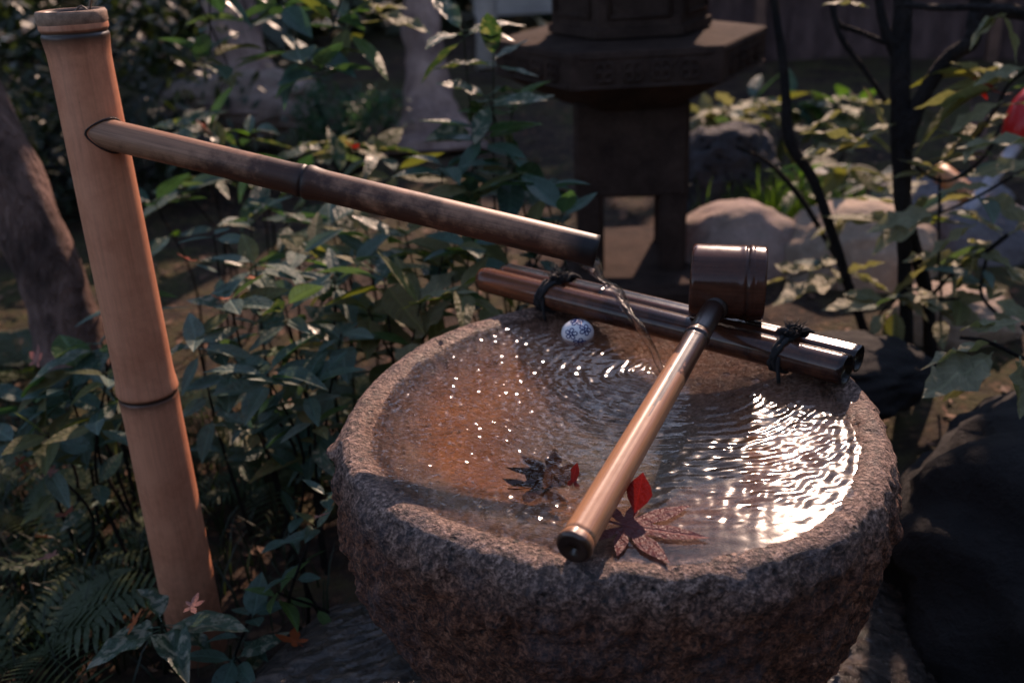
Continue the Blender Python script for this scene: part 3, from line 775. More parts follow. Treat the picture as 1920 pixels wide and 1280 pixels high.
# ------------------------------------------------------------------ rocks
def blob_rock(name, c, size, m, label, cat='boulder', seed=0, rot=0, amp=.22, sub=42, flat=0, ridged=False, group=None, kind=None):
    V = []; nu, nv = sub*2, sub; R = Matrix.Rotation(rot, 3, 'Z')
    for i in range(nv+1):
        ph = pi*i/nv
        for j in range(nu):
            d = Vector((math.sin(ph)*math.cos(2*pi*j/nu), math.sin(ph)*math.sin(2*pi*j/nu), math.cos(ph)))
            q = d*1.1+Vector((seed*3.1, seed*1.7, seed))
            r = 1+amp*fbm(q, 3)+amp*.18*fbm(q*4, 3)+amp*.06*fbm(q*11, 2)
            if ridged: r += amp*.5*(.5-abs(noise.noise(q*2.3)))
            e = Vector((math.copysign(abs(d.x)**.8, d.x), math.copysign(abs(d.y)**.8, d.y), math.copysign(abs(d.z)**.8, d.z)))*r
            p = R @ Vector((e.x*size[0], e.y*size[1], e.z*size[2]))
            V.append(Vector(c)+p)
    o = obj(name, mesh(name, V, grid_faces(nv+1, nu)[:, ::-1], m)); tag(o, label, cat, group, kind); return o

def rock_slab():
    nx, ny = 460, 380; xs = np.linspace(-.62, 1.05, nx); ys = np.linspace(.15, 1.45, ny); V = []; wet = []
    e0, e1 = onz(655, 1035, .07), onz(455, 1262, .05)
    ex, ey = e1.x-e0.x, e1.y-e0.y; el = math.hypot(ex, ey)
    for y in ys:
        for x in xs:
            sd_ = (ex*(y-e0.y)-ey*(x-e0.x))/el                # signed distance from left edge line (positive to the right of it)
            sd_ = -sd_ if (ex*(CY-e0.y)-ey*(CX-e0.x)) < 0 else sd_
            inn = 1/(1+math.exp(-(sd_+.005)/.018))
            bk = 1/(1+math.exp((y-1.22-.1*x)/.03))
            p = Vector((x, y, 0)); u = x*math.cos(.5)+y*math.sin(.5); v = -x*math.sin(.5)+y*math.cos(.5)
            st = fbm(Vector((u*4, v*26, .3)), 4); lay = abs(noise.noise(Vector((u*5, v*18, 2))))
            h = .075+.030*min(1, max(0, sd_/.2))+.010*st-.010*(1-min(1, lay*4))*.5+.003*fbm(p*45, 3)+.005*fbm(Vector((u*10, v*80, 1)), 3)+.02*fbm(p*5, 2)
            h -= .45*max(0, x-.36)
            V.append((x, y, -.08+(h+.08)*inn*bk)); wet.append(min(1, max(0, (sd_-.055)/.04+.3*fbm(p*12, 3))))
    o = obj('wet_rock', mesh('wet_rock', V, grid_faces(ny, nx, False), m_wetrock, attrs={'wet': wet})); tag(o, 'dark furrowed wet rock slab under the granite basin', 'rock')
rock_slab()
blob_rock('boulder', (1.02, 1.18, -.02), (.50, .34, .30), m_darkrock, 'large rock painted near black for shade at the right edge beside the basin', seed=4, rot=.3, amp=.25)
blob_rock('boulder', (.70, .50, -.05), (.44, .36, .21), m_darkrock, 'low rock painted near black for shade at the lower right corner', seed=6, rot=-.2, amp=.25)
def on_ground(x, y, d): p = px(x, y, d); return p
blob_rock('boulder', px(1395, 505, 2.6)+Vector((0, .12, 0)), (.175, .15, .135), m_boulder, 'smooth pinkish boulder directly behind the ladle cup', seed=11, amp=.12)
blob_rock('boulder', px(1640, 530, 2.5)+Vector((0, .15, 0)), (.20, .17, .155), m_boulder2, 'broad beige boulder behind the dark thin trunks', seed=12, amp=.12)
blob_rock('boulder', px(1850, 530, 2.7)+Vector((0, .1, 0)), (.22, .17, .19), m_greyrock, 'grey boulder at the right edge behind leafy twigs', seed=13, amp=.16)
blob_rock('boulder', px(1380, 352, 3.1)+Vector((0, .1, 0)), (.16, .15, .17), m_porous, 'dark porous rock standing right of the lantern shaft', seed=14, amp=.25)
blob_rock('boulder', px(1770, 420, 3.2)+Vector((0, .1, 0)), (.26, .16, .12), m_greyrock, 'low bluish grey rock under the leaning poles', seed=15, amp=.15)
blob_rock('boulder', px(1185, 455, 3.2), (.26, .18, .07), m_boulder2, 'sunlit low tan rock seen between the lantern legs', seed=16, amp=.15)
blob_rock('boulder', px(455, 190, 3.9), (.30, .2, .12), m_boulder, 'flat pinkish rock around the foot of the grey stump', seed=17, amp=.22)

blob_rock('boulder', px(1570, 705, 1.85), (.17, .12, .06), m_darkrock, 'low added rock painted near black as shade behind the right end of the ladle rest', seed=19, amp=.2)  # added where there is only a dark gap under the leaves
blob_rock('boulder', px(1790, 610, 2.25), (.13, .11, .09), m_boulder2, 'small yellowish stone low between the twigs at right', seed=20, amp=.15)
# ------------------------------------------------------------------ stone lantern
def prism(sections, n, rot, cx, cy, bev=.006):
    """stack of regular n-gons (z, r); corners chamfered"""
    V = []; k = n*3
    for z, r in sections:
        for i in range(n):
            a = rot+2*pi*i/n
            c = Vector((math.cos(a)*r, math.sin(a)*r)); p = Vector((math.cos(a-2*pi/n)*r, math.sin(a-2*pi/n)*r)); q = Vector((math.cos(a+2*pi/n)*r, math.sin(a+2*pi/n)*r))
            f = min(.45, bev/max(1e-4, (p-c).length))
            for w in (c.lerp(p, f), c*(1-f*.12), c.lerp(q, f)): V.append((cx+w.x, cy+w.y, z))
    return V, [tuple(x) for x in grid_faces(len(sections), k)]+[tuple(range(k))[::-1], tuple(range((len(sections)-1)*k, len(sections)*k))]
def lantern():
    fr_ = px(1214, 93, 2.2); sd_ = .342; LX, LY = fr_.x, fr_.y+sd_*.866; zt = fr_.z
    zb = px(1196, 172, 2.215).z
    root = empty('stone_lantern', (LX, LY, 0), 'dark stone lantern with hexagonal carved platform on a legged square shaft', 'lantern')
    A = math.radians(30)+math.radians(30)
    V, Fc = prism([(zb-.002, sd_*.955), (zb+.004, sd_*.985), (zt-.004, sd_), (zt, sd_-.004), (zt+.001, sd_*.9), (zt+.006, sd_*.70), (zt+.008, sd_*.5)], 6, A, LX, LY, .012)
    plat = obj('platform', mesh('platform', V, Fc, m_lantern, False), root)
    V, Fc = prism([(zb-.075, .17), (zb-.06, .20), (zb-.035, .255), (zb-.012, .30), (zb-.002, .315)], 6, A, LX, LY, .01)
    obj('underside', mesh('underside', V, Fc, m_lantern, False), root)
    # carved panels: raised border and four quatrefoils on each visible face
    for fc in (0, 1, 5):
        nrm_a = -pi/2+fc*pi/3; nn_ = Vector((math.cos(nrm_a), math.sin(nrm_a), 0)); tx = Vector((-nn_.y, nn_.x, 0))
        fcn = Vector((LX, LY, (zt+zb)/2))+nn_*(sd_*.866*.993)
        parts = []
        for zz in (-.036, .030):
            pts = [fcn+tx*(u*.15)+Vector((0, 0, zz))+nn_*.001 for u in np.linspace(-1, 1, 8)]
            v, f, _ = tube(pts, .0035, 6); parts.append((v, f))
        obj('border', mesh('border', *merge(parts), m_lantern), plat)
        for q in range(4):
            c = fcn+tx*(.064*(q-1.5))+Vector((0, 0, -.003)); parts = []
            for p in range(4):
                a = p*pi/2+pi/4; pc = c+tx*(math.cos(a)*.0125)+Vector((0, 0, math.sin(a)*.0125)); pts = []
                for w in range(13):
                    b = 2*pi*w/12; pts.append(pc+tx*(.0115*math.cos(b))+Vector((0, 0, .0115*math.sin(b)))+nn_*.002)
                v, f, _ = tube(pts, .0036, 5, False); parts.append((v, f))
            v, f, _ = tube([c-nn_*.001, c+nn_*.004], [.008, .003], 8); parts.append((v, f))
            obj('quatrefoil', mesh('quatrefoil', *merge(parts), m_lantern), plat)
    # shaft with two legs and an opening
    hw = .142; zg = px(1180, 404, 2.36).z; rotz = math.radians(-6)
    def box(x0, x1, y0, y1, z0, z1, b=.012):
        R = Matrix.Rotation(rotz, 3, 'Z'); V = []
        xm, ym = (x0+x1)/2, (y0+y1)/2; a, c = (x1-x0)/2, (y1-y0)/2
        sec = [(z0, b*.6), (z0+b*.6, 0), (z1-b*.6, 0), (z1, b*.6)]; ring = 8
        for z, ins in sec:
            A_, C_ = a-ins, c-ins
            for sx, sy in ((A_, -C_+b), (A_, C_-b), (A_-b, C_), (-A_+b, C_), (-A_, C_-b), (-A_, -C_+b), (-A_+b, -C_), (A_-b, -C_)):
                p = R @ Vector((xm+sx, ym+sy, 0)); V.append((LX+p.x, LY+p.y, z))
        Fc = [tuple(q) for q in grid_faces(4, ring)]+[tuple(range(8))[::-1], tuple(range(24, 32))]
        return V, Fc
    obj('shaft', mesh('shaft', *box(-hw, hw, -hw, hw, zg, zb-.06), m_lantern, False), root)
    for sx in (-1, 1):
        for sy in (-1, 1):
            x0, x1 = (-hw+.003, -hw+.072) if sx < 0 else (hw-.072, hw-.003); y0, y1 = (-hw+.003, -hw+.06) if sy < 0 else (hw-.06, hw-.003)
            obj('leg', mesh('leg', *box(x0, x1, y0, y1, -.05, zg+.01), m_lantern, False), root)
    obj('base_stone', mesh('base_stone', *prism([(-.08, .30), (.03, .30), (.05, .28), (.052, .1)], 6, A, LX, LY, .03), m_lantern, False), root)
    # fire box with window, roof and finial
    fz = zt+.012; fh = .26
    V, Fc = prism([(fz, .205), (fz+.02, .205), (fz+.022, .195), (fz+fh-.02, .195), (fz+fh, .21)], 6, A, LX, LY, .02)
    fbx = obj('fire_box', mesh('fire_box', V, Fc, m_lantern, False), root)
    for fc in (0, 1, 5):
        nrm_a = -pi/2+fc*pi/3; nn_ = Vector((math.cos(nrm_a), math.sin(nrm_a), 0)); tx = Vector((-nn_.y, nn_.x, 0))
        c = Vector((LX, LY, fz+fh/2))+nn_*(.195*.866+.001); parts = []
        for z0 in (-.085, .085):
            v, f, _ = tube([c+tx*-.07+Vector((0, 0, z0)), c+tx*.07+Vector((0, 0, z0))], .006, 6); parts.append((v, f))
        for x0 in (-.07, .07):
            v, f, _ = tube([c+tx*x0+Vector((0, 0, -.088)), c+tx*x0+Vector((0, 0, .088))], .006, 6); parts.append((v, f))
        obj('window_frame', mesh('window_frame', *merge(parts), m_lantern), fbx)
    rz = fz+fh
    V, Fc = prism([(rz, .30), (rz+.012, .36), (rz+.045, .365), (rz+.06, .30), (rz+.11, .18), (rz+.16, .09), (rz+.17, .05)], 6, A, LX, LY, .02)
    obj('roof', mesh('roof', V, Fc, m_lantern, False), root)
    V, Fc, _ = lathe((LX, LY, rz+.165), (LX, LY, rz+.3), [(0, .05), (.01, .06), (.03, .065), (.06, .05), (.09, .02), (.10, .002)], 24)
    obj('finial', mesh('finial', V, Fc, m_lantern), root)
lantern()

# ------------------------------------------------------------------ fence
def fence():
    a = Vector((.55, 5.6, 0)); b = Vector((4.3, 4.9, 0)); d = (b-a).normalized(); nrm = Vector((d.y, -d.x, 0)); L = (b-a).length
    root = empty('wooden_fence', a, 'dark weathered vertical board fence behind the thin trunks', 'fence')
    w = .145; rr = random.Random(3); n = int(L/w)
    V = []; 
    def bx(sx, sy, sz): 
        return [(x*sx, y*sy, z*sz) for z in (0, 1) for x, y in ((-.5, -.5), (.5, -.5), (.5, .5), (-.5, .5))], [(0, 3, 2, 1), (4, 5, 6, 7), (0, 1, 5, 4), (1, 2, 6, 5), (2, 3, 7, 6), (3, 0, 4, 7)]
    bm_ = mesh('board', *bx(w*1.08, .018, 1.15), m_fence, False)
    ang = math.atan2(d.y, d.x)
    for i in range(n):
        o = obj('board', bm_, root); o.location = a+d*(w*(i+.5))+nrm*((i % 2)*.019+rr.uniform(-.002, .002))+Vector((0, 0, rr.uniform(-.02, .02))); o.rotation_euler = (0, rr.uniform(-.006, .006), ang)
    for zz in (.45, 1.05):
        o = obj('rail', mesh('rail', *bx(L, .03, .05), m_fence, False), root); o.location = (a+b)/2+nrm*.046+Vector((0, 0, zz)); o.rotation_euler = (0, 0, ang)
    for s in (.85, 2.0, 3.1):
        o = obj('batten', mesh('batten', *bx(.05, .05, 1.2), m_fencepost, False), root); o.location = a+d*s+nrm*.09; o.rotation_euler = (0, 0, ang)
fence()
V, Fc, _ = tube([px(912, 130, 5.2), px(912, -60, 5.2), px(912, -500, 5.2)], .055, 10)
o = obj('wooden_post', mesh('wooden_post', V, Fc, m_plaster)); tag(o, 'pale upright post in the far background left of the lantern', 'post')
wl0 = px(965, -40, 6.6)
V = [(wl0.x+sx*.28, wl0.y+sy*.1, z) for z in (px(965, 28, 6.6).z, 2.6) for sx, sy in ((-1, -1), (1, -1), (1, 1), (-1, 1))]
o = obj('plaster_wall', mesh('plaster_wall', V, [(0, 3, 2, 1), (4, 5, 6, 7), (0, 1, 5, 4), (1, 2, 6, 5), (2, 3, 7, 6), (3, 0, 4, 7)], m_plaster, False)); tag(o, 'pale plastered wall glimpsed above the lantern platform at far left', 'wall')

# poles leaning at the right edge
V, Fc, T = tube(catmull([px(1735, 500, 2.75), px(1830, 375, 2.72), px(1913, 262, 2.7)], 14), .017, 10, jitter=.05)
pp = empty('leaning_pole', px(1735, 500, 2.75), 'pale bluish pole with a red cap leaning among leaves at right', 'pole')
obj('shaft', mesh('shaft', V, Fc, m_palepole), pp)
a_, b_ = px(1908, 268, 2.7), px(1945, 150, 2.68)
V, Fc, T = lathe(a_, b_, [(0, .012), (.0, .036), (.01, .045), (.05, .05), (.11, .042), (.15, .02), (.155, .001)], 20)
obj('cap', mesh('cap', V, Fc, m_red), pp)
V, Fc, T = tube(catmull([px(1760, 322, 2.95), px(1850, 392, 2.8), px(1960, 470, 2.6)], 12), .03, 12, jitter=.04)
o = obj('bamboo_pole', mesh('bamboo_pole', V, Fc, m_orangepole)); tag(o, 'orange tan bamboo pole slanting down to the right edge', 'pole')
V, Fc, T = tube([px(1836, 200, 3.4), px(1836, 330, 3.45), px(1834, 420, 3.5)], .028, 10)
o = obj('wooden_stake', mesh('wooden_stake', V, Fc, m_fencepost)); tag(o, 'short reddish brown stake behind the pale leaning pole', 'stake')

# ------------------------------------------------------------------ tree trunks
def trunk(name, label, wps, m, n=22, jit=.09, seed=0, flare=None):
    pts = catmull([px(x, y, d) for x, y, d, w in wps], 40); rad = catmull([(w*d/F/2, 0, 0) for x, y, d, w in wps], 40)[:, 0]
    root = empty(name, Vector(pts[-1]), label, 'tree')
    V, Fc, T = tube(pts, rad, n, True, jit, seed)
    obj('trunk', mesh('trunk', V, Fc, m, attrs={'t': T}), root); return root
def leafcloud(c, rad, n, size, rs, squash=1, hollow=.0, normal_up=.5):
    """n small folded leaves spread in clumps through an ellipsoid"""
    g = np.random.default_rng(rs); c = np.array(c); rad = np.array(rad)
    nc = max(6, n//45); cl = g.normal(size=(nc, 3)); cl /= np.linalg.norm(cl, axis=1)[:, None]; cl *= g.uniform(hollow, 1, (nc, 1))**.5
    which = g.integers(0, nc, n); P = (cl[which]+g.normal(size=(n, 3))*.14)*rad+c
    a = g.uniform(0, 2*pi, n); el = g.normal(0, .5, n)-.25; L = size*g.uniform(.6, 1.25, n)
    D = np.stack([np.cos(a)*np.cos(el), np.sin(a)*np.cos(el), np.sin(el)], -1)
    Sd = np.stack([-np.sin(a), np.cos(a), g.normal(0, .4, n)], -1); Sd /= np.linalg.norm(Sd, axis=1)[:, None]
    N = np.cross(D, Sd)
    A = P; B = P+D*(L*.55)[:, None]+Sd*(L*.24)[:, None]-N*(L*.06)[:, None]; C_ = P+D*L[:, None]-np.array([0, 0, .12])*L[:, None]; E_ = P+D*(L*.5)[:, None]-Sd*(L*.24)[:, None]-N*(L*.06)[:, None]
    V = np.stack([A, B, C_, E_], 1).reshape(-1, 3); i = np.arange(n)[:, None]*4
    Fc = np.concatenate([np.c_[i, i+1, i+2], np.c_[i, i+2, i+3]], 0)
    return V, Fc, cl*rad+c
def crown(root, c, rad, n, size, m, rs, limbs=8, start=None, hollow=.0, limb_m=None):
    V, Fc, cl = leafcloud(c, rad, n, size, rs, hollow=hollow)
    o = obj('crown', mesh('crown', V, Fc, m, False), root); o['kind'] = 'stuff'
    if start is not None:
        parts = []
        for i in range(min(limbs, len(cl))):
            e = Vector(cl[i]); s = Vector(start); mid_ = s.lerp(e, .5)+Vector((0, 0, .05*(e-s).length))
            v, f, _ = tube(catmull([s, mid_, e], 8), np.linspace(.018, .004, 8), 6); parts.append((v, f))
        obj('limb', mesh('limb', *merge(parts), limb_m or m_bark_dark), root)

t1 = trunk('tree', 'leaning mottled tree trunk at the left edge behind the bamboo post', [(-130, -60, 1.95, 115), (-85, 120, 2.0, 120), (5, 320, 2.05, 128), (75, 470, 2.1, 118), (118, 580, 2.15, 120), (140, 690, 2.2, 140)], m_bark, seed=2)
t2 = trunk('tree', 'straight pale grey trunk with flared roots behind the spout', [(778, -1000, 4.1, 66), (785, -300, 4.1, 70), (790, 0, 4.1, 74), (798, 120, 4.12, 76), (805, 200, 4.13, 100), (812, 250, 4.14, 150), (815, 290, 4.15, 215)], m_bark_pink, seed=5, jit=.25)
t3 = trunk('tree', 'stout pinkish trunk seen through hanging leaves at upper left', [(415, -700, 3.9, 92), (425, -100, 3.9, 95), (438, 60, 3.9, 100), (445, 130, 3.92, 125), (450, 185, 3.95, 190), (452, 230, 3.96, 260)], m_bark_pink, seed=9, jit=.2)
crown(t2, (-.42, 4.2, 2.75), (.85, .8, .75), 4200, .10, m_crown, 21, 12, px(785, -700, 4.1))
crown(t3, (-1.4, 3.9, 2.4), (1.0, .9, .8), 4200, .10, m_crown, 22, 12, px(420, -500, 3.9))
crown(t1, (-1.35, 1.9, 2.0), (.85, .8, .6), 2600, .09, m_crown, 23, 8, px(-130, -60, 1.95))

def right_tree():
    root = empty('slender_tree', onz(1700, 745, .0), 'slender dark multi stemmed tree with large pale leaves right of the lantern', 'tree')
    stems = [
        ([(1704, 730, 2.06), (1698, 560, 2.06), (1694, 420, 2.06), (1690, 300, 2.06), (1688, 120, 2.06), (1695, -60, 2.05), (1700, -500, 2.05)], [22, 26, 29, 36, 38, 35, 26]),
        ([(1748, 720, 2.12), (1738, 560, 2.10), (1708, 440, 2.08), (1692, 350, 2.06)], [22, 26, 26, 24]),
        ([(1692, 290, 2.06), (1720, 200, 2.05), (1772, 115, 2.03), (1822, 78, 2.0), (1830, 30, 2.0), (1880, 20, 2.0), (1990, 40, 2.0)], [34, 30, 28, 30, 26, 26, 22]),
        ([(1680, 100, 2.06), (1655, 40, 2.05), (1640, -60, 2.04)], [26, 18, 14]),
        ([(1672, 85, 2.06), (1610, 60, 2.04), (1568, 40, 2.02), (1556, -30, 2.02)], [10, 10, 11, 11]),
        ([(1660, 190, 2.06), (1620, 130, 2.04), (1572, 60, 2.02), (1556, -40, 2.02)], [9, 10, 11, 12]),
        ([(1650, 700, 2.2), (1600, 560, 2.16), (1530, 350, 2.12), (1482, 265, 2.1), (1470, 130, 2.08), (1452, 0, 2.06), (1440, -200, 2.05)], [17, 18, 20, 22, 17, 15, 12]),
        ([(1590, 540, 2.3), (1560, 470, 2.3), (1500, 370, 2.3), (1440, 305, 2.3), (1380, 275, 2.3)], [9, 9, 11, 8, 6]),
        ([(1700, 10, 2.0), (1760, 15, 1.9), (1850, 15, 1.85), (1960, 30, 1.8)], [10, 13, 13, 12]),
    ]
    for i, (w, wd) in enumerate(stems):
        pts = catmull([px(*q) for q in w], 9*len(w)); rad = catmull([(d*q[2]/F/2, 0, 0) for q, d in zip(w, wd)], 9*len(w))[:, 0]
        V, Fc, T = tube(pts, rad, 9, True, .18, i)
        obj('stem', mesh('stem', V, Fc, m_bark_dark if i != 7 else m_stem, attrs={'t': T}), root)
    V, Fc, cl = leafcloud((1.56, 2.75, 1.6), (.40, .62, .5), 1700, .10, 31)
    o = obj('crown', mesh('crown', V, Fc, m_crown, False), root); o['kind'] = 'stuff'
    parts = []
    for i in range(8):
        e = Vector(cl[i]); s = px(1830, 30, 2.0); v, f, _ = tube(catmull([s, s.lerp(e, .5)+Vector((0, 0, .06)), e], 8), np.linspace(.014, .004, 8), 6); parts.append((v, f))
    obj('limb', mesh('limb', *merge(parts), m_bark_dark), root)
    return root
rt_ = right_tree()

# ------------------------------------------------------------------ leaves and plants
def leaf_mesh(name, m, wid=.4, curl=.2, fold=.12, serr=0, rows=8, across=4, tipp=1.0, petiole=.12, wave=0, seed=0):
    V = []; ts = np.linspace(0, 1, rows); rr = random.Random(seed)
    for i, t in enumerate(ts):
        w = wid*.5*(math.sin(pi*min(1, t**.85))**.85)*(1-.25*t*tipp) if 0 < t < 1 else .004
        if serr and 0 < i < rows-1: w *= 1+serr*(1 if i % 2 else -1)
        for j in range(across+1):
            s = j/across*2-1; y = s*w
            z = -curl*t*t+fold*abs(s)*w*2.2-.35*fold*(s*s)*w*2+wave*w*math.sin(t*14+s*3+seed)
            V.append((petiole+t*(1-petiole)-(.12*serr*abs(s) if serr else 0), y, z))
    Fc = [tuple(q) for q in grid_faces(rows, across+1, False)]
    st, sf, _ = tube([(0, 0, .0), (petiole*.6, 0, .004), (petiole+.02, 0, 0)], [.010, .009, .008], 4, False)
    Vm, Fm = merge([(V, Fc), (st, sf)])
    return mesh(name, Vm, Fm, m, True)
def leafset(m, wid, serr=0, n=5, curl=(.05, .4), fold=(.05, .25), rows=8, wave=0, across=4):
    r = random.Random(hash(m.name) % 999 + n)
    r = random.Random(len(m.name)*7+n)
    return [leaf_mesh('leaf', m, wid*r.uniform(.85, 1.15), r.uniform(*curl), r.uniform(*fold), serr, rows, across, 1, .1, wave, i) for i in range(n)]
LS = {'dark': leafset(m_leaf, .44), 'grey': leafset(m_leaf_grey, .40), 'olive': leafset(m_leaf_olive, .42), 'pale': leafset(m_leaf_pale, .46, .09, 5, (.0, .25), (.05, .2), 12, .25, 2),
      'spot': leafset(m_leaf_spot, .42, .05, 5, (.1, .4), (.05, .2), 10, .15, 2), 'bright': leafset(m_leaf_bright, .42), 'broad': leafset(m_leaf_spot, .58, 0, 4, (.1, .3), (.1, .3), 14, .12, 6),
      'strap': leafset(m_leaf_grey, .16, 0, 4, (.3, .6), (.1, .3), 8, 0, 2)}
def put_leaf(parent, kind, p, L, az, el, roll=0, idx=None):
    me = LS[kind][idx if idx is not None else rnd.randrange(len(LS[kind]))]
    o = bpy.data.objects.new('leaf', me); COL.objects.link(o); o.parent = parent; o.matrix_parent_inverse = Matrix.Translation(-Vector(parent.location))
    d = Vector((math.cos(az)*math.cos(el), math.sin(az)*math.cos(el), math.sin(el)))
    z = Vector((0, 0, 1)); z = (z-d*z.dot(d)).normalized() if abs(d.z) < .98 else Vector((math.cos(az), math.sin(az), 0))*-1
    y = z.cross(d); R = Matrix((d, y, z)).transposed() @ Matrix.Rotation(roll, 3, 'X')
    Mx = R.to_4x4() @ Matrix.Diagonal((L, L*rnd.uniform(.72, 1.2), L*rnd.uniform(.5, 1.6), 1)); Mx.translation = p; o.matrix_basis = Mx
    return o
def leaf_between(parent, kind, base, tip, roll=0, idx=None):
    v = Vector(tip)-Vector(base); return put_leaf(parent, kind, base, v.length, math.atan2(v.y, v.x), math.asin(max(-1, min(1, v.z/v.length))), roll, idx)
def whorl(parent, kind0, p, L, n, el0=.25, spread=.25, az0=None):
    az0 = rnd.uniform(0, 6.28) if az0 is None else az0
    for i in range(n):
        kind = kind0 if rnd.random() < .8 else rnd.choice(('olive', 'bright', 'grey', 'spot'))
        put_leaf(parent, kind, Vector(p)+Vector((0, 0, -.004*i)), L*rnd.uniform(.75, 1.15), az0+i*2.4+rnd.gauss(0, .2), el0+rnd.gauss(0, spread)-.05*i, rnd.gauss(0, .3))
def shrub(name, label, cat, specs, m=m_stem, group=None, lower=2, drift=.05, hang=False):
    """specs: (x, y, depth, leaf length, leaves in the top whorl, kind)"""
    tips = [px(s[0], s[1], s[2]) for s in specs]
    bx_ = sum(t.x for t in tips)/len(tips); by_ = sum(t.y for t in tips)/len(tips)
    root = empty(name, (bx_, by_+.02, gz(bx_, by_)), label, cat, group); base = Vector((bx_, by_+.02, gz(bx_, by_)-.02))
    for k, (s, t) in enumerate(zip(specs, tips)):
        b = base.lerp(Vector((t.x, t.y, base.z)), .75)+Vector((rnd.gauss(0, .01), rnd.gauss(0, .01), 0))
        if hang: b = t+Vector((rnd.uniform(-.1, .1), .12, .55))
        mid_ = b.lerp(t, .55)+Vector((rnd.gauss(0, drift*.7), rnd.gauss(0, drift*.7), 0))
        pts = catmull([b, mid_, t], 12); V, Fc, T = tube(pts, np.linspace(.0036, .0014, 12), 6, True, .2, k)
        obj('stem', mesh('stem', V, Fc, m), root)
        whorl(root, s[5], t, s[3]*1.12, max(3, int(s[4]*.9)), .32, .3)
        for q in range(lower):
            f = .86-.2*q-rnd.uniform(0, .08); i = f*11; p = Vector(pts[int(i)])
            whorl(root, s[5], p, s[3]*1.08*rnd.uniform(.8, 1.1), max(2, int(s[4]*.4)), -.05, .35)
    return root

shrub('daphne_shrub', 'grey green shrub with whorled narrow leaves right of the bamboo post', 'shrub', [(478, 492, 1.62, .082, 11, 'grey'), (560, 470, 1.70, .085, 12, 'grey'), (628, 520, 1.66, .082, 10, 'grey'), (535, 575, 1.55, .085, 11, 'grey'), (430, 560, 1.55, .08, 9, 'grey'), (400, 440, 1.7, .055, 4, 'grey'), (640, 625, 1.55, .075, 8, 'grey'), (370, 640, 1.5, .075, 8, 'grey')], lower=3)
shrub('understory_shrub', 'low dark shrub below the grey green whorls beside the post', 'shrub', [(430, 690, 1.5, .08, 8, 'dark'), (500, 700, 1.45, .085, 8, 'dark'), (575, 720, 1.45, .08, 8, 'dark'), (480, 800, 1.45, .06, 6, 'dark'), (590, 790, 1.45, .06, 6, 'olive')], lower=2)
shrub('tall_camellia', 'tall dark glossy shrub standing behind the spout near the lantern', 'shrub', [(868, 58, 1.78, .105, 6, 'spot'), (925, 110, 1.80, .10, 6, 'spot'), (915, 180, 1.78, .105, 7, 'spot'), (905, 245, 1.76, .11, 8, 'dark'), (960, 300, 1.74, .10, 8, 'dark'), (830, 310, 1.74, .10, 7, 'dark'), (1020, 350, 1.72, .095, 7, 'dark'), (1055, 400, 1.66, .09, 7, 'dark'), (960, 200, 1.85, .09, 6, 'bright'), (880, 360, 1.7, .09, 7, 'olive')], lower=2, m=m_stem_g)
shrub('hanging_branch_shrub', 'blue sheened drooping leafy branches at top left of the spout', 'shrub', [(395, 105, 2.05, .11, 6, 'dark'), (470, 40, 2.1, .11, 6, 'dark'), (560, 90, 2.0, .12, 8, 'dark'), (600, 130, 1.95, .11, 7, 'dark'), (650, 40, 2.05, .12, 8, 'dark'), (700, 10, 2.1, .11, 6, 'pale'), (430, 130, 2.1, .09, 5, 'olive'), (520, 20, 2.15, .10, 6, 'dark')], lower=1, hang=True)
shrub('variegated_shrub', 'low shrub with pale blotched leaves behind the upper spout', 'shrub', [(330, 240, 2.3, .11, 7, 'spot'), (390, 235, 2.35, .10, 7, 'spot'), (420, 275, 2.25, .10, 7, 'spot'), (470, 250, 2.3, .09, 6, 'dark'), (340, 350, 2.1, .09, 7, 'grey'), (290, 380, 2.05, .09, 6, 'dark')], lower=1)
shrub('mottled_shrub', 'cream blotched shrub above the middle of the spout', 'shrub', [(600, 280, 2.3, .11, 8, 'spot'), (660, 270, 2.25, .10, 7, 'pale'), (700, 285, 2.2, .11, 6, 'spot'), (560, 330, 2.2, .09, 6, 'dark'), (740, 320, 2.15, .10, 6, 'olive'), (640, 330, 2.15, .1, 6, 'spot')], lower=1)
shrub('spreading_shrub', 'dark spreading shrub with blue sheen directly under the spout', 'shrub', [(540, 400, 1.95, .10, 8, 'dark'), (620, 420, 1.9, .10, 8, 'dark'), (690, 440, 1.85, .10, 8, 'olive'), (470, 410, 1.95, .09, 6, 'dark'), (590, 470, 1.8, .08, 6, 'olive'), (660, 500, 1.75, .09, 7, 'grey')], lower=2)
shrub('olive_shrub', 'olive brown shrub between the spout and the basin back rim', 'shrub', [(760, 440, 1.7, .095, 8, 'olive'), (830, 480, 1.65, .095, 8, 'olive'), (720, 520, 1.6, .095, 8, 'olive'), (790, 560, 1.55, .09, 8, 'pale'), (860, 540, 1.52, .085, 7, 'olive'), (690, 580, 1.62, .09, 8, 'olive'), (880, 460, 1.62, .09, 7, 'dark')], lower=2)
shrub('broadleaf_seedling', 'small broad leaved plant left of the bamboo post node', 'plant', [(60, 750, 1.6, .085, 7, 'dark'), (130, 730, 1.55, .085, 7, 'dark'), (90, 810, 1.5, .075, 8, 'olive'), (180, 790, 1.45, .07, 6, 'dark'), (30, 830, 1.5, .075, 7, 'grey')], lower=2)
shrub('strap_leaf_plant', 'narrow leaved plant just left of the bamboo post', 'plant', [(190, 640, 1.6, .11, 7, 'strap'), (150, 680, 1.58, .11, 7, 'strap'), (200, 700, 1.5, .07, 6, 'olive'), (230, 560, 1.65, .08, 5, 'grey')], lower=1)
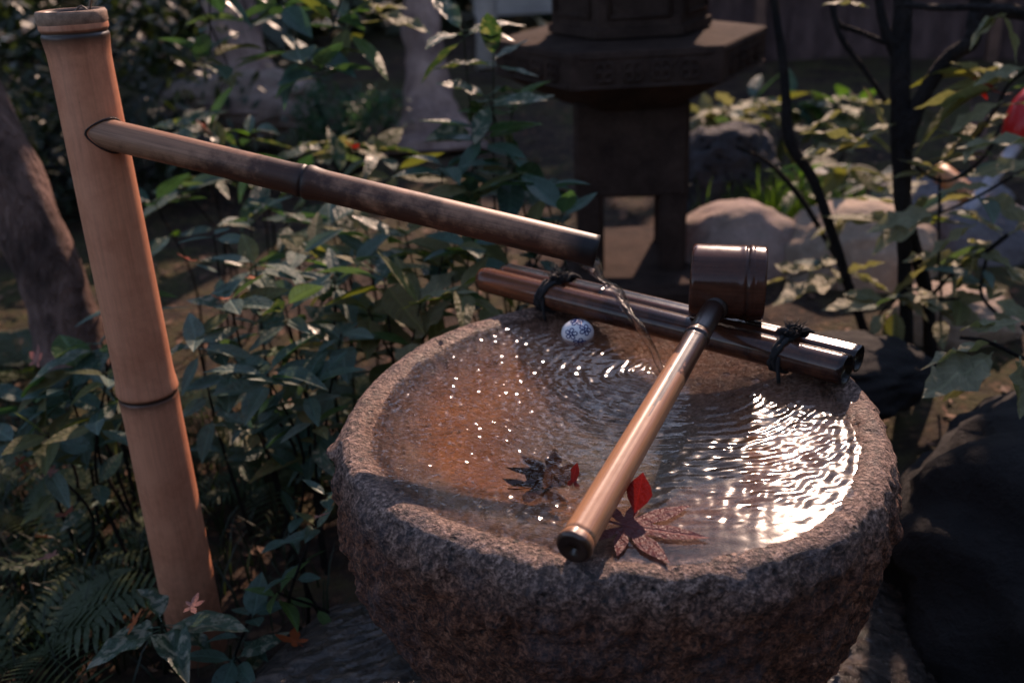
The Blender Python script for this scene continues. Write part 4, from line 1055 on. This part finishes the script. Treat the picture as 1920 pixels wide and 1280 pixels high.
shrub('seedling', 'dark seedling close to the left side of the basin', 'plant', [(590, 985, 1.3, .045, 5, 'dark'), (612, 925, 1.32, .045, 5, 'dark'), (540, 1000, 1.35, .045, 4, 'dark')], lower=1)
shrub('seedling', 'small green plant by the rock edge below the post', 'plant', [(520, 1110, 1.3, .05, 5, 'bright'), (470, 1150, 1.3, .055, 5, 'dark'), (440, 1230, 1.25, .06, 5, 'dark')], lower=1)

# rosette of big leaves in front of the post foot
ros = empty('broad_leaf_plant', px(310, 1240, 1.34), 'low plant with big glossy spotted leaves at the foot of the post', 'plant')
cen = px(305, 1172, 1.27)
for (bx0, by0), (tx0, ty0), dd, rl, ix in [((303, 1165), (262, 1088), (1.27, 1.31), .5, 0), ((310, 1172), (462, 1165), (1.27, 1.23), -.2, 1), ((300, 1175), (172, 1190), (1.27, 1.29), .3, 2), ((300, 1180), (160, 1238), (1.27, 1.2), .1, 3), ((308, 1180), (345, 1250), (1.27, 1.17), 0, 0), ((312, 1175), (420, 1210), (1.29, 1.3), -.3, 2)]:
    leaf_between(ros, 'broad', px(bx0, by0, dd[0]), px(tx0, ty0, dd[1]), rl, ix)
V, Fc, T = tube(catmull([px(310, 1260, 1.36), px(308, 1215, 1.3), cen], 8), .003, 6); obj('stem', mesh('stem', V, Fc, m_stem_g), ros)

# leaves of the right tree, laid where the twigs carry them
for (b, t, roll) in [((1665, 250, 2.03), (1628, 175, 2.06), .9), ((1640, 275, 2.0), (1530, 232, 2.0), .2), ((1620, 268, 2.02), (1520, 285, 2.05), 0), ((1680, 232, 2.0), (1605, 262, 1.98), .3), ((1600, 205, 2.1), (1520, 225, 2.1), .2),
                     ((1870, 165, 1.95), (1738, 195, 1.95), .3), ((1880, 190, 1.93), (1790, 240, 1.93), -.2), ((1890, 150, 1.98), (1800, 120, 1.98), .3), ((1905, 120, 1.9), (1900, 40, 1.9), 1.2), ((1960, 258, 1.8), (1820, 272, 1.8), .1), ((1880, 230, 1.95), (1770, 260, 1.95), .4), ((1860, 290, 1.9), (1760, 290, 1.95), .2),
                     ((1850, 150, 2.0), (1770, 130, 2.05), .2), ((1925, 125, 1.9), (1840, 150, 1.9), -.3), ((1790, 330, 1.95), (1700, 300, 1.98), .3), ((1820, 330, 1.9), (1920, 300, 1.85), .2), ((1830, 370, 1.9), (1930, 400, 1.85), .3), ((1770, 360, 1.95), (1680, 400, 2.0), .2), ((1760, 400, 1.95), (1650, 440, 1.95), 0),
                     ((1830, 420, 1.9), (1750, 470, 1.9), .2), ((1850, 470, 1.9), (1790, 540, 1.9), .6), ((1700, 380, 2.05), (1600, 370, 2.1), .2), ((1690, 420, 2.05), (1590, 400, 2.1), -.2), ((1600, 400, 2.2), (1530, 440, 2.2), .2),
                     ((1660, 560, 2.0), (1560, 575, 2.0), .1), ((1670, 550, 2.0), (1610, 505, 2.05), .4), ((1680, 575, 1.95), (1618, 628, 1.93), .5), ((1670, 560, 2.0), (1760, 560, 1.95), .1), ((1720, 565, 1.95), (1790, 585, 1.9), 0), ((1590, 520, 2.2), (1470, 555, 2.15), .1), ((1560, 500, 2.25), (1480, 505, 2.25), .2), ((1720, 500, 2.0), (1800, 480, 2.0), .3), ((1755, 565, 1.95), (1835, 555, 1.9), .1),
                     ((1890, 25, 1.85), (1830, 40, 1.85), .2), ((1630, 15, 1.9), (1560, -5, 1.9), .1), ((1900, 330, 1.8), (1985, 330, 1.75), .2), ((1880, 500, 1.85), (1960, 540, 1.8), .2), ((1860, 560, 1.8), (1930, 600, 1.75), .3)]:
    pb_, pt_ = px(*b), px(*t); leaf_between(rt_, 'pale', pb_, pb_+(pt_-pb_)*1.2, roll+rnd.gauss(0, .15))
    if rnd.random() < .6: leaf_between(rt_, rnd.choice(('pale', 'grey', 'olive')), pb_, pb_+(pt_-pb_)*.9+Vector((rnd.gauss(0, .03), rnd.gauss(0, .03), rnd.gauss(0, .03))), roll+rnd.gauss(0, .4))
twig = [([(1690, 430, 2.05), (1760, 400, 1.95), (1830, 370, 1.9), (1900, 330, 1.85)], 5), ([(1880, 230, 1.95), (1840, 300, 1.92), (1770, 340, 1.95), (1700, 300, 2.02)], 6), ([(1990, 100, 1.85), (1900, 150, 1.92), (1870, 200, 1.95), (1830, 260, 1.95)], 6), ([(1740, 560, 2.0), (1800, 500, 1.95), (1850, 470, 1.9), (1890, 440, 1.88)], 8), ([(1760, 640, 2.0), (1765, 560, 1.97), (1760, 480, 1.95), (1762, 330, 1.95)], 5), ([(1640, 600, 2.05), (1680, 560, 2.0), (1720, 562, 1.97), (1800, 560, 1.92)], 5), ([(1880, 600, 1.8), (1840, 550, 1.85), (1850, 480, 1.9)], 6), ([(1590, 520, 2.2), (1545, 500, 2.22), (1480, 520, 2.2)], 4)]
for i, (w, wd) in enumerate(twig):
    V, Fc, T = tube(catmull([px(*q) for q in w], 20), wd*2/F/2, 6, True, .3, i); obj('twig', mesh('twig', V, Fc, m_bark_dark), rt_)

for w, wd in twig:
    for q in catmull([px(*q) for q in w], 7)[1:]:
        put_leaf(rt_, rnd.choice(('pale', 'pale', 'olive', 'grey')), Vector(q), rnd.uniform(.075, .125), rnd.uniform(0, 6.28), rnd.gauss(.05, .3), rnd.gauss(0, .3))
# near branch with a few large leaves at the right edge
nb = empty('leafy_shrub', px(1960, 900, 1.35)+Vector((.1, 0, -.3)), 'shrub with large shaded serrated leaves reaching in at right edge', 'shrub')
for w, wd in (([(2100, 1000, 1.3), (2000, 720, 1.35), (1910, 668, 1.38), (1850, 640, 1.4), (1800, 632, 1.42)], 8), ([(2000, 720, 1.35), (1940, 640, 1.35), (1915, 610, 1.36)], 7)):
    pw = [px(*q) for q in w]
    if w[0][0] == 2100: pw = [Vector((pw[0].x+.02, pw[0].y+.03, -.02))]+pw
    V, Fc, T = tube(catmull(pw, 26), wd*1.35/F/2, 6); obj('stem', mesh('stem', V, Fc, m_stem), nb)
for b, t, roll in [((1868, 640, 1.40), (1722, 682, 1.38), .5), ((1858, 668, 1.39), (1730, 742, 1.34), -.3), ((1862, 660, 1.39), (1780, 735, 1.36), -.5), ((1912, 668, 1.36), (1918, 785, 1.30), -.9), ((1925, 660, 1.36), (1980, 760, 1.3), 0), ((1820, 622, 1.42), (1915, 600, 1.38), .2), ((1880, 610, 1.4), (1800, 600, 1.44), .2)]:
    leaf_between(nb, 'pale', px(*b), px(*t), roll)

# low hedge in front of the fence
shrub('low_hedge', 'low sunlit pale leaved hedge in front of the fence', 'hedge', [(x, y, 3.3+.2*rnd.random(), .12, 7, k) for x, y, k in [(1330, 225, 'pale'), (1370, 200, 'pale'), (1410, 190, 'dark'), (1450, 195, 'pale'), (1490, 185, 'dark'), (1530, 195, 'pale'), (1570, 185, 'bright'), (1610, 190, 'pale'), (1400, 235, 'pale'), (1470, 235, 'olive'), (1540, 240, 'pale'), (1350, 255, 'olive'), (1600, 235, 'olive')]], lower=1)
shrub('shade_shrub', 'dark leaved shrub behind the beige boulder and thin trunks', 'shrub', [(x, y, 2.7+.2*rnd.random(), .10, 7, k) for x, y, k in [(1520, 300, 'dark'), (1580, 310, 'olive'), (1640, 330, 'dark'), (1560, 360, 'grey'), (1620, 390, 'grey'), (1680, 350, 'pale'), (1720, 400, 'grey'), (1500, 340, 'bright'), (1560, 420, 'bright')]], lower=1)

# clumps of far foliage
def bush(name, label, cat, c, rad, n, size, m, rs, hollow=.3):
    root = empty(name, (c[0], c[1], 0), label, cat); crown(root, c, rad, n, size, m, rs, 10, (c[0], c[1], 0), hollow); return root
p = px(180, 60, 3.3); bush('evergreen_hedge', 'dark evergreen hedge filling the upper left behind the post', 'hedge', (p.x-.45, p.y, .45), (.85, .35, .62), 5200, .06, m_hedge, 41)
p = px(60, 300, 3.6); bush('evergreen_shrub', 'dark low shrub behind the leaning trunk at left', 'shrub', (p.x, p.y+.3, .2), (.7, .3, .35), 1800, .06, m_hedge, 45)
p = px(640, 205, 3.55); bush('mossy_bush', 'rounded blue green small leaved bush left of the grey trunk', 'bush', (p.x, p.y, p.z-.02), (.19, .17, .13), 2600, .022, m_mossbush, 42, .2)
def woodland():
    """ring of trees added all round, mostly unseen"""
    g = np.random.default_rng(43); n = 46000
    az = g.uniform(-pi, pi, n); dg = np.degrees(az)
    top = np.interp(dg, [-180, -150, -130, -75, -60, -20, 3, 9, 25, 31, 60, 80, 105, 150, 180], [38, 24, 9, 9, 18, 21, 24, 24, 24, 27, 27, 36, 43, 46, 38])  # tree height per direction, set by how much sky light should enter
    crest = top*(.88+.12*np.sin(az*23)*np.sin(az*9+1)+.05*np.sin(az*61))
    R = 7.3+g.normal(0, .35, n)+.4*np.sin(az*7); R = np.where(np.abs(dg) > 125, R-2.8, R)
    hmax = .45+(R-.9)*np.tan(np.radians(crest))
    z = hmax*g.uniform(0, 1, n)**.85
    P = np.stack([np.sin(az)*R, .6+np.cos(az)*R, z], -1)
    a = g.uniform(0, 2*pi, n); el = g.normal(-.3, .5, n); L = .30*g.uniform(.6, 1.3, n)
    D = np.stack([np.cos(a)*np.cos(el), np.sin(a)*np.cos(el), np.sin(el)], -1)
    Sd = np.stack([-np.sin(a), np.cos(a), g.normal(0, .5, n)], -1); Sd /= np.linalg.norm(Sd, axis=1)[:, None]
    V = np.stack([P, P+D*(L*.5)[:, None]+Sd*(L*.3)[:, None], P+D*L[:, None], P+D*(L*.5)[:, None]-Sd*(L*.3)[:, None]], 1).reshape(-1, 3)
    i = np.arange(n)[:, None]*4; Fc = np.concatenate([np.c_[i, i+1, i+2], np.c_[i, i+2, i+3]], 0)
    o = obj('woodland', mesh('woodland', V, Fc, m_hedge, False)); tag(o, 'dark mass of trees behind the fence, with an unseen ring added to shape the light', 'woodland', None, 'stuff')
woodland()

def grass(name, c, n, spread, hgt, m, label, rs, flat=0, kind='stuff'):
    g = random.Random(rs); V = []; Fc = []
    for i in range(n):
        b = Vector((c[0]+g.gauss(0, spread[0]), c[1]+g.gauss(0, spread[1]), 0)); b.z = gz(b.x, b.y)-.005; a = g.uniform(0, 6.28); L = hgt*g.uniform(.5, 1.2); ln = g.uniform(.3, 1.0)
        d = Vector((math.cos(a), math.sin(a), 0)); s = Vector((-d.y, d.x, 0))*.0022*g.uniform(.7, 1.4); o = len(V)
        for t in (0, .35, .7, 1):
            p = b+Vector((0, 0, L*(t-.35*ln*t*t)))+d*(L*ln*.75*t*t); w = (1-t)**.6
            V += [p-s*w, p+s*w]
        for k in range(3): Fc.append((o+2*k, o+2*k+1, o+2*k+3, o+2*k+2))
    ob = obj(name, mesh(name, V, Fc, m)); tag(ob, label, 'grass', None, kind)
p = onz(1500, 440, .0); grass('grass', (p.x, p.y+.12), 600, (.11, .09), .20, m_grass, 'bright green grass tuft between the boulders', 1)
p = onz(120, 1120, 0); grass('grass', (p.x, p.y), 700, (.22, .16), .12, m_grass_dark, 'dark grass covering the shaded ground at lower left', 2)
p = onz(60, 900, 0); grass('grass', (p.x, p.y), 500, (.25, .15), .12, m_grass_dark, 'dark grass further back at the left edge', 3)

# ferns
def frond_mesh(m, seed, n=15):
    g = random.Random(seed); V = []; Fc = []; arch = g.uniform(.25, .5)
    def mid_(t): return Vector((t*(1-.12*t), 0, .45*t-arch*1.6*t*t))
    st, sf, _ = tube([mid_(t) for t in np.linspace(0, 1, 9)], np.linspace(.007, .002, 9), 4); V += [tuple(v) for v in st]; Fc += sf
    for i in range(n):
        t = .16+.82*i/(n-1); c = mid_(t); L = .26*math.sin(pi*min(1, (t*.93+.06)))**.8+.015
        for s in (-1, 1):
            o = len(V); w = .026
            for q, ww in ((0, .5), (.35, 1), (.7, .7), (1, .05)):
                b = c+Vector((q*L*.35, s*q*L, -.18*L*q*q+.02*q)); V += [tuple(b+Vector((-w*ww, 0, 0))), tuple(b+Vector((w*ww, 0, .004)))]
            for k in range(3): Fc.append((o+2*k, o+2*k+1, o+2*k+3, o+2*k+2) if s < 0 else (o+2*k, o+2*k+2, o+2*k+3, o+2*k+1))
    return mesh('frond', V, Fc, m)
FR = [frond_mesh(m_fern, i) for i in range(4)]
def fern(label, p, L, n, rs):
    g = random.Random(rs); p = Vector(p); p.z = gz(p.x, p.y); root = empty('fern', p, label, 'fern')
    for i in range(n):
        o = bpy.data.objects.new('frond', FR[i % 4]); COL.objects.link(o); o.parent = root
        s = L*g.uniform(.75, 1.15); o.scale = (s, s, s); o.rotation_euler = (g.gauss(0, .15), g.uniform(-.45, .05), 6.28*i/n+g.gauss(0, .25)); o.location = (0, 0, .01)
fern('fern at the left edge beside the leaning trunk', onz(20, 760, 0)+Vector((.0, .1, 0)), .30, 9, 1)
fern('dark fern at the lower left corner', onz(60, 1230, 0), .22, 9, 2)
fern('dark fern left of the post foot', onz(170, 1060, 0), .22, 9, 3)
fern('fern between the post and the basin', onz(520, 900, 0), .22, 8, 4)
fern('fern behind the left flank of the basin', onz(600, 830, 0), .24, 8, 5)
fern('fern at the left edge below the broad leaved plant', onz(40, 960, 0), .24, 9, 6)
fern('fern behind the bamboo post node', onz(330, 800, 0), .24, 8, 7)

# fallen leaves
def fallen(pxl, d, size, m, label, seed, tilt=.5):
    g = random.Random(seed); maple(px(pxl[0], pxl[1], d), size, m, label, (g.gauss(0, tilt), g.gauss(0, tilt), g.uniform(0, 6.28)), seed, 5, .3, .22)
orl = onz(556, 1215, .085)
maple(orl+Vector((0, 0, .012)), .030, m_maple_orange, 'orange maple leaf lying on the dark wet rock', (.3, -.2, 2.5), 21, 4, .35, .26)
fallen((358, 1135), 1.22, .020, m_maple_pink, 'pink maple leaf caught on the big spotted leaves', 22, .3)
fallen((250, 1165), 1.25, .020, m_maple_orange, 'brownish orange leaf lying left of the spotted rosette', 23, .3)
fallen((68, 675), 1.6, .028, m_maple_pink, 'pink fallen leaf on the fern by the leaning trunk', 24)
fallen((38, 865), 1.5, .022, m_maple_pink, 'pink fallen leaf low at the left edge', 25)
fallen((92, 887), 1.5, .020, m_maple_pink, 'pale pink leaf right of the one at the left edge', 26)
fallen((120, 965), 1.45, .024, m_maple_pink, 'dull pink leaf lying on the dark grass', 27)
fallen((98, 1040), 1.4, .022, m_maple_pink, 'dim pink leaf in the dark grass above the ferns', 28)
fallen((80, 1005), 1.42, .018, m_maple_orange, 'small reddish leaf in the dark grass', 29)
fallen((598, 968), 1.28, .018, m_maple_pink, 'pinkish leaf on the seedling beside the basin', 30)
fallen((482, 522), 1.58, .022, m_maple_orange, 'orange fallen leaf in the middle of the grey green shrub', 31)
fallen((415, 560), 1.55, .020, m_maple_orange, 'orange brown leaf low in the grey green shrub', 32)
fallen((350, 485), 1.62, .022, m_maple_pink, 'pink leaf at the left of the grey green shrub', 33)
fallen((660, 275), 2.2, .03, m_maple_red, 'red leaf on the mottled shrub above the spout', 34)
fallen((385, 240), 2.25, .03, m_maple_pink, 'pinkish leaf on the blotched shrub near the post', 35)
fallen((1838, 158), 1.97, .035, m_maple_red, 'red leaf among the upper right leaves', 36)
fallen((1875, 175), 1.95, .04, m_maple_red, 'dark red leaf next to the red pole cap', 37)

# litter scattered on the soil: too many and too small to count
def litter():
    g = np.random.default_rng(77); n = 2600
    X = g.uniform(-2.2, 2.2, n); Y = g.uniform(.9, 4.6, n); V = []; Fc = []
    for i in range(n):
        z = gz(X[i], Y[i])+.006; a = g.uniform(0, 6.28); L = g.uniform(.008, .02); c, s = math.cos(a)*L, math.sin(a)*L; o = len(V)
        V += [(X[i]-c, Y[i]-s, z), (X[i]-s*.5, Y[i]+c*.5, z+g.uniform(0, .01)), (X[i]+c, Y[i]+s, z+g.uniform(-.002, .01)), (X[i]+s*.5, Y[i]-c*.5, z)]
        Fc.append((o, o+1, o+2, o+3))
    ob = obj('leaf_litter', mesh('leaf_litter', V, Fc, simple('litter_leaf', (.16, .075, .04), .8, .7, 3), False)); tag(ob, 'brown leaf litter strewn over the soil', 'leaf litter', None, 'stuff')
litter()
